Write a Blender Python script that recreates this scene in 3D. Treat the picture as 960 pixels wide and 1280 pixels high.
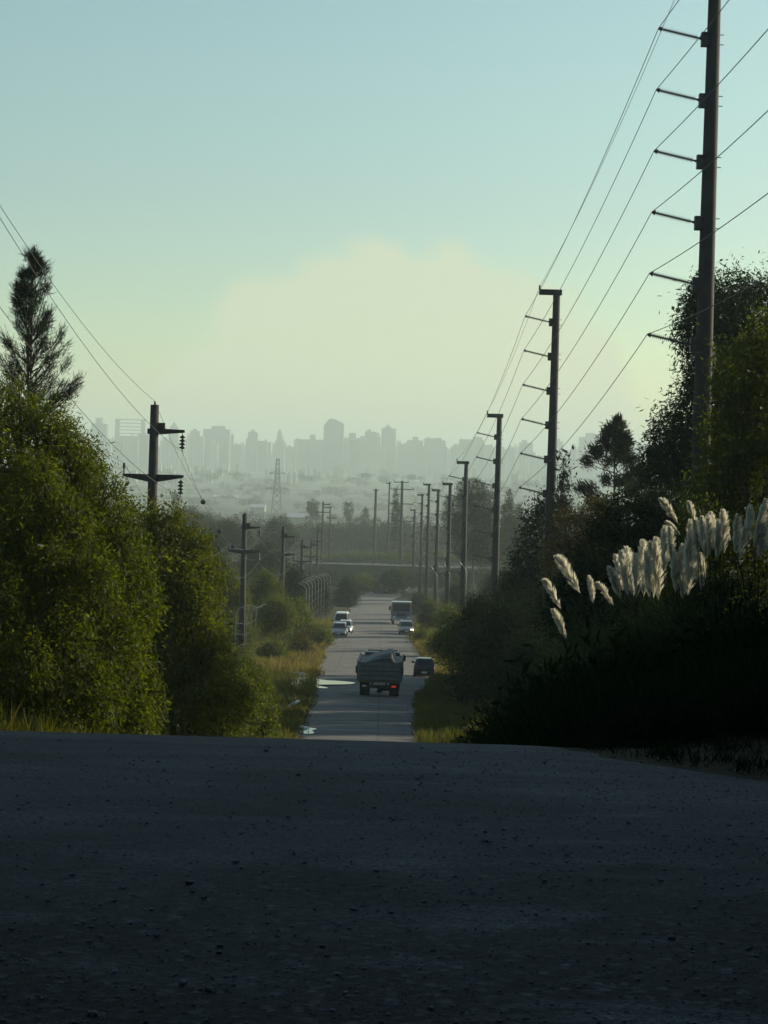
import bpy, bmesh, math, random
import numpy as np
from mathutils import Matrix, Vector

S = bpy.context.scene
for o in list(bpy.data.objects):
    bpy.data.objects.remove(o)
COL = S.collection
R = math.radians

# ------------------------------------------------------------------ camera
F, CX, CY = 2600.0, 480.0, 640.0           # focal length and centre in the photograph's pixels (960 x 1280)
EYE = Vector((0, 0, 1.5))
cam_d = bpy.data.cameras.new('camera')
cam = bpy.data.objects.new('camera', cam_d)
COL.objects.link(cam)
cam_d.sensor_fit = 'VERTICAL'
cam_d.sensor_height = 36.0
cam_d.lens = F / 1280.0 * 36.0
cam_d.clip_start, cam_d.clip_end = 0.1, 40000
CR = Matrix.Rotation(R(90) - math.atan(40 / F), 3, 'X') @ Matrix.Rotation(R(1.6), 3, 'Z')
cam.matrix_world = Matrix.Translation(EYE) @ CR.to_4x4()
S.camera = cam

# ------------------------------------------------------------------ light, sky, exposure
SUN_EL, SUN_AZ = 17.0, 59.0                # azimuth to the right of the view direction (+Y)
sdir = Vector((math.sin(R(SUN_AZ)) * math.cos(R(SUN_EL)), math.cos(R(SUN_AZ)) * math.cos(R(SUN_EL)), math.sin(R(SUN_EL))))
sun_d = bpy.data.lights.new('sun', 'SUN')
sun_d.energy = 5.0
sun_d.angle = R(0.5)
sun_d.color = (1.0, 0.91, 0.72)
sun = bpy.data.objects.new('sun', sun_d)
COL.objects.link(sun)
sun.rotation_euler = sdir.to_track_quat('Z', 'Y').to_euler()
sun.location = (200, 60, 90)

W = bpy.data.worlds.new('World')
S.world = W
W.use_nodes = True
nt = W.node_tree
nt.nodes.clear()
def N(tree, t, **kw):
    n = tree.nodes.new(t)
    for k, v in kw.items():
        setattr(n, k, v)
    return n
def math_n(tree, op, a, b=None, clamp=False):
    n = N(tree, 'ShaderNodeMath', operation=op, use_clamp=clamp)
    for i, v in enumerate((a, b)):
        if v is None: continue
        if isinstance(v, (int, float)): n.inputs[i].default_value = v
        else: tree.links.new(v, n.inputs[i])
    return n.outputs[0]
def mixc(tree, fac, a, b, blend='MIX'):
    n = N(tree, 'ShaderNodeMix', data_type='RGBA', blend_type=blend)
    for s, v in ((n.inputs[0], fac), (n.inputs[6], a), (n.inputs[7], b)):
        if isinstance(v, (int, float)): s.default_value = v
        elif isinstance(v, tuple): s.default_value = v if len(v) == 4 else (*v, 1)
        else: tree.links.new(v, s)
    return n.outputs[2]
sky = N(nt, 'ShaderNodeTexSky', sky_type='NISHITA', sun_disc=False, sun_elevation=R(SUN_EL), sun_rotation=R(SUN_AZ),
        altitude=400, air_density=1.0, dust_density=2.2, ozone_density=1.0)
tc = N(nt, 'ShaderNodeTexCoord')
sep = N(nt, 'ShaderNodeSeparateXYZ')
nt.links.new(tc.outputs['Generated'], sep.inputs[0])
yy = math_n(nt, 'MAXIMUM', sep.outputs[1], 0.05)
u = math_n(nt, 'DIVIDE', sep.outputs[0], yy)
v = math_n(nt, 'DIVIDE', sep.outputs[2], yy)
# the soft dome of far smoke above the city
comb = N(nt, 'ShaderNodeCombineXYZ')
nt.links.new(u, comb.inputs[0]); nt.links.new(v, comb.inputs[1])
noi = N(nt, 'ShaderNodeTexNoise')
noi.inputs['Scale'].default_value = 26; noi.inputs['Detail'].default_value = 5; noi.inputs['Roughness'].default_value = 0.55
nt.links.new(comb.outputs[0], noi.inputs['Vector'])
du = math_n(nt, 'DIVIDE', math_n(nt, 'SUBTRACT', u, 0.004), 0.118)
dv = math_n(nt, 'DIVIDE', math_n(nt, 'SUBTRACT', v, 0.02), 0.094)
rr = math_n(nt, 'ADD', math_n(nt, 'MULTIPLY', du, du), math_n(nt, 'MULTIPLY', dv, dv))
rr = math_n(nt, 'ADD', rr, math_n(nt, 'MULTIPLY', math_n(nt, 'SUBTRACT', noi.outputs[0], 0.5), 1.0))
mr = N(nt, 'ShaderNodeMapRange', interpolation_type='SMOOTHERSTEP')
nt.links.new(rr, mr.inputs[0])
mr.inputs[1].default_value = 1.14; mr.inputs[2].default_value = 0.80
mr.inputs[3].default_value = 0.0; mr.inputs[4].default_value = 1.0
front = math_n(nt, 'GREATER_THAN', sep.outputs[1], 0.3)
cloud = math_n(nt, 'MULTIPLY', math_n(nt, 'MULTIPLY', mr.outputs[0], front), 0.7)
# tint of the evening air: teal overhead
hi = N(nt, 'ShaderNodeValToRGB')
nt.links.new(sep.outputs[2], hi.inputs[0])
he = hi.color_ramp.elements
he[0].position, he[0].color = 0.0, (1.30, 1.46, .95, 1)
he[1].position, he[1].color = 1.0, (.24, .40, .52, 1)
for p_, c_ in ((.04, (1.22, 1.39, .93, 1)), (.085, (.94, 1.14, .95, 1)), (.13, (.86, 1.06, .94, 1)), (.21, (.90, 1.12, .96, 1)), (.28, (.88, 1.10, .98, 1)), (.5, (.34, .52, .64, 1))):
    e_ = he.new(p_); e_.color = c_
tinted = mixc(nt, 1.0, sky.outputs[0], hi.outputs[0], 'MULTIPLY')
withc = mixc(nt, cloud, tinted, (5.6, 5.75, 3.9))
bg = N(nt, 'ShaderNodeBackground')
bg.inputs[1].default_value = 0.11
nt.links.new(withc, bg.inputs[0])
nt.links.new(bg.outputs[0], N(nt, 'ShaderNodeOutputWorld').inputs[0])

S.view_settings.view_transform = 'Standard'
S.view_settings.look = 'None'
S.view_settings.gamma = 1
S.view_settings.exposure = 0.33
S.view_settings.use_curve_mapping = False
S.cycles.use_denoising = True
S.cycles.max_bounces = 6
S.cycles.diffuse_bounces = 3
S.cycles.glossy_bounces = 2
S.cycles.transmission_bounces = 3
S.cycles.volume_bounces = 1
S.cycles.transparent_max_bounces = 6

HAZE_DENSITY = 3.0e-4

# ------------------------------------------------------------------ helpers
def P(px, py, D):
    """world point at distance D (along +Y) seen at pixel (px, py) of the 960 x 1280 photograph"""
    d = CR @ Vector(((px - CX) / F, -(py - CY) / F, -1))
    return EYE + d * (D / d.y)
def sm(t):
    t = np.clip(t, 0, 1)
    return t * t * (3 - 2 * t)
def pchip(xs, ys):
    xs, ys = np.array(xs, float), np.array(ys, float)
    h = np.diff(xs); dl = np.diff(ys) / h
    m = np.zeros_like(xs); m[0], m[-1] = dl[0], dl[-1]
    for i in range(1, len(xs) - 1):
        if dl[i - 1] * dl[i] > 0:
            w1, w2 = 2 * h[i] + h[i - 1], h[i] + 2 * h[i - 1]
            m[i] = (w1 + w2) / (w1 / dl[i - 1] + w2 / dl[i])
    def f(x):
        x = np.clip(np.asarray(x, float), xs[0], xs[-1])
        i = np.clip(np.searchsorted(xs, x) - 1, 0, len(h) - 1)
        t = (x - xs[i]) / h[i]
        return ((2*t**3 - 3*t**2 + 1) * ys[i] + (t**3 - 2*t**2 + t) * h[i] * m[i] + (-2*t**3 + 3*t**2) * ys[i + 1] + (t**3 - t**2) * h[i] * m[i + 1])
    return f

class MB:
    """collects geometry for ONE mesh object"""
    def __init__(s):
        s.v, s.f, s.n = [], [], 0
        s.qv = []                        # big arrays of loose quads, shape (n, 4, 3)
    def add(s, vs, fs):
        k = s.n
        s.v += [tuple(p) for p in vs]
        s.f += [tuple(k + i for i in f) for f in fs]
        s.n += len(vs)
    def box(s, c, d, m=None):
        x, y, z = (q / 2 for q in d)
        vs = [Vector((a * x, b * y, e * z)) for a in (-1, 1) for b in (-1, 1) for e in (-1, 1)]
        if m is not None: vs = [m @ p for p in vs]
        vs = [p + Vector(c) for p in vs]
        s.add(vs, [(0, 1, 3, 2), (4, 6, 7, 5), (0, 4, 5, 1), (2, 3, 7, 6), (0, 2, 6, 4), (1, 5, 7, 3)])
    def tube(s, pts, rad, n=8, cap=True):
        pts = [Vector(p) for p in pts]
        if not hasattr(rad, '__len__'): rad = [rad] * len(pts)
        t0 = (pts[1] - pts[0]).normalized()
        up = Vector((0, 0, 1)) if abs(t0.z) < 0.9 else Vector((1, 0, 0))
        vs, fs = [], []
        for i, p in enumerate(pts):
            t = (pts[min(i + 1, len(pts) - 1)] - pts[max(i - 1, 0)]).normalized()
            a = t.cross(up).normalized(); b = a.cross(t)
            for k in range(n):
                q = 2 * math.pi * k / n
                vs.append(p + (a * math.cos(q) + b * math.sin(q)) * rad[i])
        for i in range(len(pts) - 1):
            for k in range(n):
                fs.append((i*n + k, i*n + (k + 1) % n, (i + 1)*n + (k + 1) % n, (i + 1)*n + k))
        if cap:
            fs.append(tuple(range(n))); fs.append(tuple((len(pts) - 1)*n + k for k in reversed(range(n))))
        s.add(vs, fs)
    def prism(s, prof, x0, x1, in0=None):
        """profile [(y, z)] swept along x"""
        n = len(prof)
        vs = [(x0, y, z) for y, z in prof] + [(x1, y, z) for y, z in prof]
        fs = [tuple(range(n)), tuple(reversed(range(n, 2*n)))]
        fs += [(i, i + n, (i + 1) % n + n, (i + 1) % n) for i in range(n)]
        s.add(vs, fs)
    def quads(s, q): s.qv.append(np.asarray(q, np.float32))
    def build(s, name, mat, parent=None, smooth=False, bevel=0, seg=2):
        me = bpy.data.meshes.new(name)
        if s.qv:
            q = np.concatenate(s.qv)
            nv0 = len(s.v)
            co = q.reshape(-1, 3)
            if nv0: co = np.concatenate([np.array(s.v, np.float32), co])
            faces = s.f
            lt = np.concatenate([np.array([i for f in faces for i in f], np.int32), np.arange(len(q)*4, dtype=np.int32) + nv0])
            ln = np.concatenate([np.array([len(f) for f in faces], np.int32), np.full(len(q), 4, np.int32)])
            me.vertices.add(len(co)); me.vertices.foreach_set('co', co.ravel())
            me.loops.add(len(lt)); me.loops.foreach_set('vertex_index', lt)
            me.polygons.add(len(ln))
            me.polygons.foreach_set('loop_start', np.concatenate([[0], np.cumsum(ln)[:-1]]).astype(np.int32))
            me.update(calc_edges=True)
        else:
            me.from_pydata([tuple(p) for p in s.v], [], s.f)
            me.update()
        if not s.qv:
            bm = bmesh.new(); bm.from_mesh(me)
            bmesh.ops.recalc_face_normals(bm, faces=bm.faces)
            if bevel:
                bmesh.ops.bevel(bm, geom=list(bm.edges), offset=bevel, segments=seg, affect='EDGES', profile=0.5)
            bm.to_mesh(me); bm.free()
        if smooth:
            me.polygons.foreach_set('use_smooth', np.ones(len(me.polygons), bool))
        if mat is not None: me.materials.append(mat)
        o = bpy.data.objects.new(name, me)
        COL.objects.link(o)
        if parent is not None: o.parent = parent
        return o

def tag(o, label=None, cat=None, group=None, kind=None):
    if label: o['label'] = label
    if cat: o['category'] = cat
    if group: o['group'] = group
    if kind: o['kind'] = kind
    return o
def thing(name, label, cat, loc=(0, 0, 0), rz=0.0, group=None):
    o = bpy.data.objects.new(name, None)
    COL.objects.link(o)
    o.location = loc; o.rotation_euler = (0, 0, rz)
    o.empty_display_size = 0.3
    return tag(o, label, cat, group)
def copy_tree(o, parent=None):
    c = o.copy(); COL.objects.link(c)
    if parent is not None: c.parent = parent
    for ch in [x for x in bpy.data.objects if x.parent == o]:
        copy_tree(ch, c)
    return c
def struct(name, mb, mat, smooth=False):
    return tag(mb.build(name, mat, None, smooth), kind='structure')

# ------------------------------------------------------------------ materials
def base_mat(name):
    m = bpy.data.materials.new(name); m.use_nodes = True
    t = m.node_tree
    return m, t, t.nodes['Principled BSDF'], t.nodes['Material Output']
def ramp(t, fac, stops):
    r = N(t, 'ShaderNodeValToRGB')
    e = r.color_ramp.elements
    while len(e) < len(stops): e.new(0.5)
    for i, (p, c) in enumerate(stops):
        e[i].position = p; e[i].color = (*c, 1)
    t.links.new(fac, r.inputs[0])
    return r.outputs[0]
def noise(t, scale, detail=4, rough=0.55, vec=None, dist=0.0):
    n = N(t, 'ShaderNodeTexNoise')
    n.inputs['Scale'].default_value = scale; n.inputs['Detail'].default_value = detail
    n.inputs['Roughness'].default_value = rough; n.inputs['Distortion'].default_value = dist
    if vec is None:
        g = N(t, 'ShaderNodeTexCoord'); vec = g.outputs['Object']
    t.links.new(vec, n.inputs['Vector'])
    return n.outputs[0]
def bump(t, b, h, strength, dist):
    n = N(t, 'ShaderNodeBump'); n.inputs['Strength'].default_value = strength; n.inputs['Distance'].default_value = dist
    t.links.new(h, n.inputs['Height']); t.links.new(n.outputs[0], b.inputs['Normal'])
def surf(name, c1, c2=None, scale=3.0, rough=0.7, metal=0.0, bmp=0.0, spec=0.4, detail=5):
    m, t, b, out = base_mat(name)
    c2 = c2 or tuple(x * 0.7 for x in c1)
    nz = noise(t, scale, detail)
    t.links.new(ramp(t, nz, [(0.32, c2), (0.68, c1)]), b.inputs['Base Color'])
    b.inputs['Roughness'].default_value = rough; b.inputs['Metallic'].default_value = metal
    b.inputs['Specular IOR Level'].default_value = spec
    if bmp: bump(t, b, noise(t, scale * 6, 4), bmp, 0.02)
    return m
def leafmat(name, cols, trans=0.4, tcol=None, rough=0.55, spec=0.12):
    m, t, b, out = base_mat(name)
    g = N(t, 'ShaderNodeNewGeometry')
    col = ramp(t, g.outputs['Random Per Island'], [(i / max(1, len(cols) - 1), c) for i, c in enumerate(cols)])
    t.links.new(col, b.inputs['Base Color'])
    b.inputs['Roughness'].default_value = rough
    b.inputs['Specular IOR Level'].default_value = spec
    tr = N(t, 'ShaderNodeBsdfTranslucent')
    t.links.new(mixc(t, 1.0, col, tcol or (1.7, 1.6, 0.6), 'MULTIPLY'), tr.inputs[0])
    mx = N(t, 'ShaderNodeMixShader'); mx.inputs[0].default_value = trans
    t.links.new(b.outputs[0], mx.inputs[1]); t.links.new(tr.outputs[0], mx.inputs[2])
    t.links.new(mx.outputs[0], out.inputs[0])
    return m

M = {}
M['willow'] = leafmat('willow_leaf', [(.022, .036, .004), (.052, .066, .006), (.034, .047, .005), (.115, .128, .018)], 0.42, (2.4, 2.4, .5))
M['bush'] = leafmat('bush_leaf', [(.026, .042, .006), (.056, .068, .009), (.09, .094, .014)], 0.45, (2.2, 2.2, .5))
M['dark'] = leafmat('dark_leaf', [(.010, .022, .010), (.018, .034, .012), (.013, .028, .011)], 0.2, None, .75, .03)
M['olive'] = leafmat('olive_leaf', [(.03, .044, .007), (.058, .07, .011), (.042, .05, .009)], 0.48, (2.0, 2.1, .5))
M['autumn'] = leafmat('autumn_leaf', [(.045, .042, .010), (.065, .052, .012), (.04, .038, .010)], 0.42)
M['needle'] = leafmat('needle', [(.010, .019, .010), (.02, .03, .014)], 0.18)
M['far'] = leafmat('far_leaf', [(.018, .027, .011), (.03, .04, .013), (.024, .032, .012)], 0.25)
M['grass'] = leafmat('grass_blade', [(.042, .056, .011), (.075, .08, .016), (.10, .092, .024)], 0.45)
M['drygrass'] = leafmat('dry_grass_blade', [(.10, .082, .03), (.15, .12, .046), (.065, .068, .02)], 0.45)
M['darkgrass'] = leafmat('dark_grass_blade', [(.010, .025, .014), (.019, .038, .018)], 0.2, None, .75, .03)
M['plume'] = leafmat('pampas_plume', [(.78, .76, .68), (.86, .84, .77), (.70, .68, .60)], 0.55, (1.12, 1.08, 0.95), 0.8)
M['bark'] = surf('bark', (.10, .075, .05), (.05, .04, .028), 9, .9, bmp=.6)
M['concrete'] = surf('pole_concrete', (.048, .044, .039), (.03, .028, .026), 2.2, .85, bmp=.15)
M['concrete_pale'] = surf('post_concrete', (.26, .25, .22), (.18, .17, .15), 3, .85)
M['steel'] = surf('galvanised_steel', (.22, .22, .215), (.15, .15, .15), 8, .5, .7)
M['darksteel'] = surf('dark_steel', (.07, .07, .07), (.045, .045, .045), 8, .55, .4)
M['insul'] = surf('insulator_grey', (.045, .042, .04), (.03, .028, .027), 6, .35)
M['wire'] = surf('aluminium_wire', (.12, .12, .115), (.09, .09, .09), 20, .6, .3)
M['wood'] = surf('weathered_wood', (.17, .13, .09), (.10, .075, .05), 4, .85, bmp=.3)
M['greywood'] = surf('grey_painted_boards', (.17, .175, .175), (.11, .115, .115), 3, .75, bmp=.2)
M['woodpole'] = surf('dark_wood', (.075, .055, .04), (.045, .035, .026), 6, .9, bmp=.3)
M['rubber'] = surf('rubber', (.018, .018, .018), (.012, .012, .012), 12, .8)
M['tarp'] = surf('grey_tarpaulin', (.075, .082, .085), (.05, .055, .057), 1.6, .6, bmp=.3)
M['chassis'] = surf('chassis_paint', (.025, .025, .026), (.016, .016, .016), 6, .6)
M['bluepaint'] = surf('blue_grey_paint', (.10, .15, .20), (.08, .12, .16), 3, .35, spec=.5)
M['whitepaint'] = surf('white_car_paint', (.68, .69, .68), (.60, .61, .60), 2, .25, spec=.5)
M['silver'] = surf('silver_car_paint', (.42, .45, .46), (.36, .39, .40), 2, .25, .3, spec=.5)
M['greypaint'] = surf('grey_car_paint', (.24, .27, .28), (.19, .22, .23), 2, .28, .2, spec=.5)
M['darkpaint'] = surf('dark_grey_car_paint', (.06, .065, .07), (.045, .05, .055), 2, .22, .2, spec=.6)
M['cabpaint'] = surf('dark_cab_paint', (.05, .06, .065), (.035, .042, .048), 2, .35, spec=.5)
M['glass'] = surf('dark_window_glass', (.02, .026, .028), (.014, .018, .02), 1, .06, spec=.6)
M['plate'] = surf('number_plate', (.6, .6, .58), (.5, .5, .48), 5, .5)
M['redlens'] = surf('red_lens', (.35, .015, .01), (.25, .01, .008), 5, .2)
M['lamp'] = surf('clear_lens', (.75, .72, .62), (.6, .58, .5), 5, .15)
M['plastic'] = surf('white_plastic', (.78, .80, .80), (.62, .64, .64), 6, .4)
M['roofwhite'] = surf('pale_roof', (.6, .6, .57), (.48, .48, .46), .3, .6)
M['housewall'] = surf('house_wall', (.5, .46, .38), (.38, .35, .29), .4, .8)
def lit_lamp(name, col, e):
    m, t, b, out = base_mat(name)
    b.inputs['Base Color'].default_value = (*col, 1)
    b.inputs['Emission Color'].default_value = (*col, 1); b.inputs['Emission Strength'].default_value = e
    return m
M['taillit'] = lit_lamp('lit_tail_lamp', (.8, .03, .02), .35)
M['headlit'] = lit_lamp('lit_headlamp', (1, .85, .5), 2.2)

def ground_mat():
    m, t, b, out = base_mat('dry_grass_ground')
    g = N(t, 'ShaderNodeTexCoord').outputs['Object']
    near = ramp(t, noise(t, .9, 8, .65, g), [(.3, (.022, .024, .01)), (.5, (.045, .041, .017)), (.7, (.075, .062, .028))])
    far = ramp(t, noise(t, .011, 9, .68, g, .4), [(.36, (.018, .025, .01)), (.47, (.035, .038, .017)), (.55, (.075, .07, .036)), (.66, (.03, .034, .015))])
    sp = N(t, 'ShaderNodeSeparateXYZ'); t.links.new(g, sp.inputs[0])
    mrn = N(t, 'ShaderNodeMapRange'); t.links.new(sp.outputs[1], mrn.inputs[0])
    mrn.inputs[1].default_value = 250; mrn.inputs[2].default_value = 420
    haze_pale = ramp(t, noise(t, .02, 9, .72, g, .4), [(.34, (.055, .068, .05)), (.5, (.115, .13, .10)), (.62, (.19, .20, .165)), (.72, (.085, .10, .07))])  # far suburb colour, paled to stand in for thicker haze on the slope
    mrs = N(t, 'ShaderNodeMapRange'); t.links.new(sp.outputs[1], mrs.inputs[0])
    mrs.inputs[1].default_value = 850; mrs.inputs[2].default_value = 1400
    t.links.new(mixc(t, mrs.outputs[0], mixc(t, mrn.outputs[0], near, far), haze_pale), b.inputs['Base Color'])
    b.inputs['Roughness'].default_value = .95; b.inputs['Specular IOR Level'].default_value = .1
    bump(t, b, noise(t, 5, 6, .7, g), .8, .06)
    return m
def asphalt_mat():
    m, t, b, out = base_mat('worn_asphalt')
    g = N(t, 'ShaderNodeTexCoord').outputs['Object']
    sp = N(t, 'ShaderNodeSeparateXYZ'); t.links.new(g, sp.inputs[0])
    agg = ramp(t, noise(t, 42, 6, .75, g), [(.34, (.024, .029, .034)), (.5, (.062, .071, .080)), (.66, (.15, .165, .18))])
    big = ramp(t, noise(t, .55, 6, .6, g, .3), [(.3, (.6, .62, .65)), (.7, (1.25, 1.22, 1.18))])
    col = mixc(t, 1.0, agg, big, 'MULTIPLY')
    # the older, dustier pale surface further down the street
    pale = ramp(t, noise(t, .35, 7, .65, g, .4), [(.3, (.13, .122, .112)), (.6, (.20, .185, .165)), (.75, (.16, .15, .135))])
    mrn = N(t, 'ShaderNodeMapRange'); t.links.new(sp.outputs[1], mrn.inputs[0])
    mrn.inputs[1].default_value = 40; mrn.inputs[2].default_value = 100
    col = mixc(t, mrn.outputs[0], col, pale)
    # tar-filled joints of the far slabs
    br = N(t, 'ShaderNodeTexBrick'); t.links.new(g, br.inputs['Vector'])
    br.inputs['Scale'].default_value = 1.0; br.inputs['Brick Width'].default_value = 3.4; br.inputs['Row Height'].default_value = 6.0
    br.inputs['Mortar Size'].default_value = .05; br.offset = 0
    br.inputs['Color1'].default_value = br.inputs['Color2'].default_value = (1, 1, 1, 1); br.inputs['Mortar'].default_value = (.78, .78, .78, 1)
    far2 = math_n(t, 'GREATER_THAN', sp.outputs[1], 60)
    col = mixc(t, far2, col, mixc(t, 1.0, col, br.outputs[0], 'MULTIPLY'))
    # loose gravel and dust band close to the camera
    gb = N(t, 'ShaderNodeMapRange'); t.links.new(math_n(t, 'ADD', sp.outputs[1], math_n(t, 'MULTIPLY', noise(t, 1.1, 5, .6, g), 3.0)), gb.inputs[0])
    gb.inputs[1].default_value = 10.6; gb.inputs[2].default_value = 7.4
    vor = N(t, 'ShaderNodeTexVoronoi'); vor.inputs['Scale'].default_value = 26; t.links.new(g, vor.inputs['Vector'])
    grav = mixc(t, 1.0, ramp(t, vor.outputs['Color'], [(.15, (.007, .010, .013)), (.6, (.028, .036, .045)), (.95, (.13, .15, .17))]),
                ramp(t, vor.outputs['Distance'], [(.25, (1, 1, 1)), (.75, (.4, .4, .4))]), 'MULTIPLY')
    col = mixc(t, gb.outputs[0], col, grav)
    mp = N(t, 'ShaderNodeMapping'); t.links.new(g, mp.inputs[0]); mp.inputs['Scale'].default_value = (.35, 1.5, 1)
    streak = ramp(t, noise(t, 1.0, 6, .6, mp.outputs[0], .5), [(.36, (.62, .63, .65)), (.5, (1, 1, 1)), (.66, (1.3, 1.28, 1.24))])
    col = mixc(t, 1.0, col, streak, 'MULTIPLY')
    mp2 = N(t, 'ShaderNodeMapping'); t.links.new(g, mp2.inputs[0]); mp2.inputs['Scale'].default_value = (.9, 2.2, 1); mp2.inputs['Location'].default_value = (.4, 1.7, 0)
    dustm = N(t, 'ShaderNodeMapRange'); t.links.new(noise(t, .8, 7, .65, mp2.outputs[0], .3), dustm.inputs[0])
    dustm.inputs[1].default_value = .53; dustm.inputs[2].default_value = .66
    rightw = N(t, 'ShaderNodeMapRange'); t.links.new(sp.outputs[0], rightw.inputs[0]); rightw.inputs[1].default_value = -.6; rightw.inputs[2].default_value = 1.2; rightw.inputs[3].default_value = .35
    col = mixc(t, math_n(t, 'MULTIPLY', math_n(t, 'MULTIPLY', dustm.outputs[0], rightw.outputs[0]), math_n(t, 'LESS_THAN', sp.outputs[1], 30)), col, mixc(t, 1.0, agg, (2.0, 1.95, 1.85), 'MULTIPLY'))
    t.links.new(col, b.inputs['Base Color'])
    b.inputs['Roughness'].default_value = .85; b.inputs['Specular IOR Level'].default_value = .25
    hgt = math_n(t, 'ADD', math_n(t, 'MULTIPLY', noise(t, 50, 5, .75, g), .5), math_n(t, 'MULTIPLY', noise(t, 17, 5, .7, g), math_n(t, 'MULTIPLY', gb.outputs[0], 1.6)))
    bump(t, b, hgt, .9, .015)
    return m
M['ground'] = ground_mat()
M['asphalt'] = asphalt_mat()
M['dirt'] = surf('bare_dirt', (.10, .085, .065), (.05, .043, .032), 2.5, .95, bmp=.8, spec=.1)
M['stone'] = surf('pebble_stone', (.30, .31, .32), (.09, .095, .10), 14, .85)

def city_mat(name, c, stripe):
    m, t, b, out = base_mat(name)
    g = N(t, 'ShaderNodeTexCoord').outputs['Object']
    sp = N(t, 'ShaderNodeSeparateXYZ'); t.links.new(g, sp.inputs[0])
    fl = math_n(t, 'GREATER_THAN', math_n(t, 'FRACT', math_n(t, 'DIVIDE', sp.outputs[2], 3.0)), .45)
    vx = math_n(t, 'GREATER_THAN', math_n(t, 'FRACT', math_n(t, 'DIVIDE', math_n(t, 'ADD', sp.outputs[0], sp.outputs[1]), stripe)), .4)
    win = math_n(t, 'MULTIPLY', fl, vx)
    col = mixc(t, math_n(t, 'MULTIPLY', win, .75), c, (.05, .06, .065))
    t.links.new(col, b.inputs['Base Color']); b.inputs['Roughness'].default_value = .8
    return m
CITY = [city_mat('city_grey', (.16, .165, .155), 4.0), city_mat('city_pale', (.40, .39, .34), 5.2), city_mat('city_brick', (.12, .09, .075), 3.4), city_mat('city_glass', (.06, .075, .08), 2.6)]

# ------------------------------------------------------------------ terrain and road
ys = [-40, 4, 8]; zs = [0.0, 0.0, 0.0]
k = .0081
for uu in (2, 4, 6, 8, 9.9):
    ys.append(8 + uu); zs.append(-k * uu * uu)
for y_, z_ in ((30, -2.75), (45, -5.1), (60, -7.2), (72, -8.3), (85, -9.15), (100, -9.95), (120, -11.05), (131, -11.82), (139, -11.9), (155, -13.1), (190, -14.5), (227, -15.5), (260, -16.5),
               (350, -19.4), (450, -21.2), (600, -23), (1000, -26.5), (1600, -26), (2200, -21), (3000, -10), (3600, -1), (4500, 7), (7000, 5), (14000, 0)):
    ys.append(y_); zs.append(z_)
zr = pchip(ys, zs)
edge = [(85, 373, 522, 924), (120, 392, 520, 872), (155, 398, 541, 848), (190, 405, 526, 820), (227, 418, 513, 795), (280, 433, 504, 772), (350, 441, 490, 757)]
XLt = [(-40, -6), (10, -4.6), (20, -4.0), (60, -3.6)] + [(D, P(a, y, D).x) for D, a, b_, y in edge] + [(420, -2), (600, 12)]
XRt = [(-40, 4.0), (7, 3.3), (9.5, 2.55), (11, 2.2), (13, 1.45), (16, 1.05), (20, .95), (60, 1.2)] + [(D, P(b_, y, D).x) for D, a, b_, y in edge] + [(420, 5), (600, 19)]
XL, XR = pchip(*zip(*XLt)), pchip(*zip(*XRt))
bankR = pchip([-40, 8, 16, 26, 60, 100, 140, 200, 400], [.15, .15, .35, 1.0, 1.6, 1.2, .5, .4, .4])
bankL = pchip([-40, 10, 30, 60, 100, 400], [.1, .15, .5, .6, .3, .4])
def gz(X, Y):
    X, Y = np.asarray(X, float), np.asarray(Y, float)
    xr, xl = XR(Y), XL(Y)
    dr, dl = np.maximum(X - xr - .5, 0), np.maximum(xl - .5 - X, 0)
    d = np.maximum(dr, dl)
    z = zr(Y) + sm(dr / 5) * bankR(Y) + sm(dl / 5) * bankL(Y)
    amp = sm(d / 6)
    z = z + amp * (.12 * np.sin(X * .9 + Y * .37) * np.cos(Y * .61 - X * .2) + .3 * np.sin(X * .13 + 1.3) * np.sin(Y * .11))
    farw = sm((Y - 600) / 900) * sm(d / 120)
    z = z + farw * (4 * np.sin(X * .004 + Y * .0021) + 3 * np.sin(X * .011 - Y * .006 + 2) + 2 * np.sin(Y * .013 + X * .002))
    return z
def g1(x, y): return float(gz(x, y))

offs = np.array([0, .25, .5, .8, 1.2, 1.8, 2.5, 3.3, 4.3, 5.5, 7, 9, 12, 16, 22, 30, 45, 70, 110, 160, 230, 330, 460, 620, 800, 1000, 1300, 1700, 2200, 3000, 4500, 7000, 11000])
rows = list(np.arange(-40, 20, .5)) + list(np.arange(20, 100, 1.0)) + list(np.arange(100, 456, 3.0))
yv = rows[-1]
while yv < 13500:
    yv *= 1.022; rows.append(yv)
rows = np.array(rows)
XX = np.concatenate([XL(rows)[:, None] - offs[::-1][None, :], XR(rows)[:, None] + offs[None, :]], 1)
YY = np.repeat(rows[:, None], XX.shape[1], 1)
ZZ = gz(XX, YY)
nr, nc = XX.shape
mb = MB()
mb.v = np.stack([XX, YY, ZZ], -1).reshape(-1, 3).tolist()
ii = np.arange(nr * nc).reshape(nr, nc)
mb.f = np.stack([ii[:-1, :-1], ii[:-1, 1:], ii[1:, 1:], ii[1:, :-1]], -1).reshape(-1, 4).tolist()
struct('ground', mb, M['ground'], True)

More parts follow.
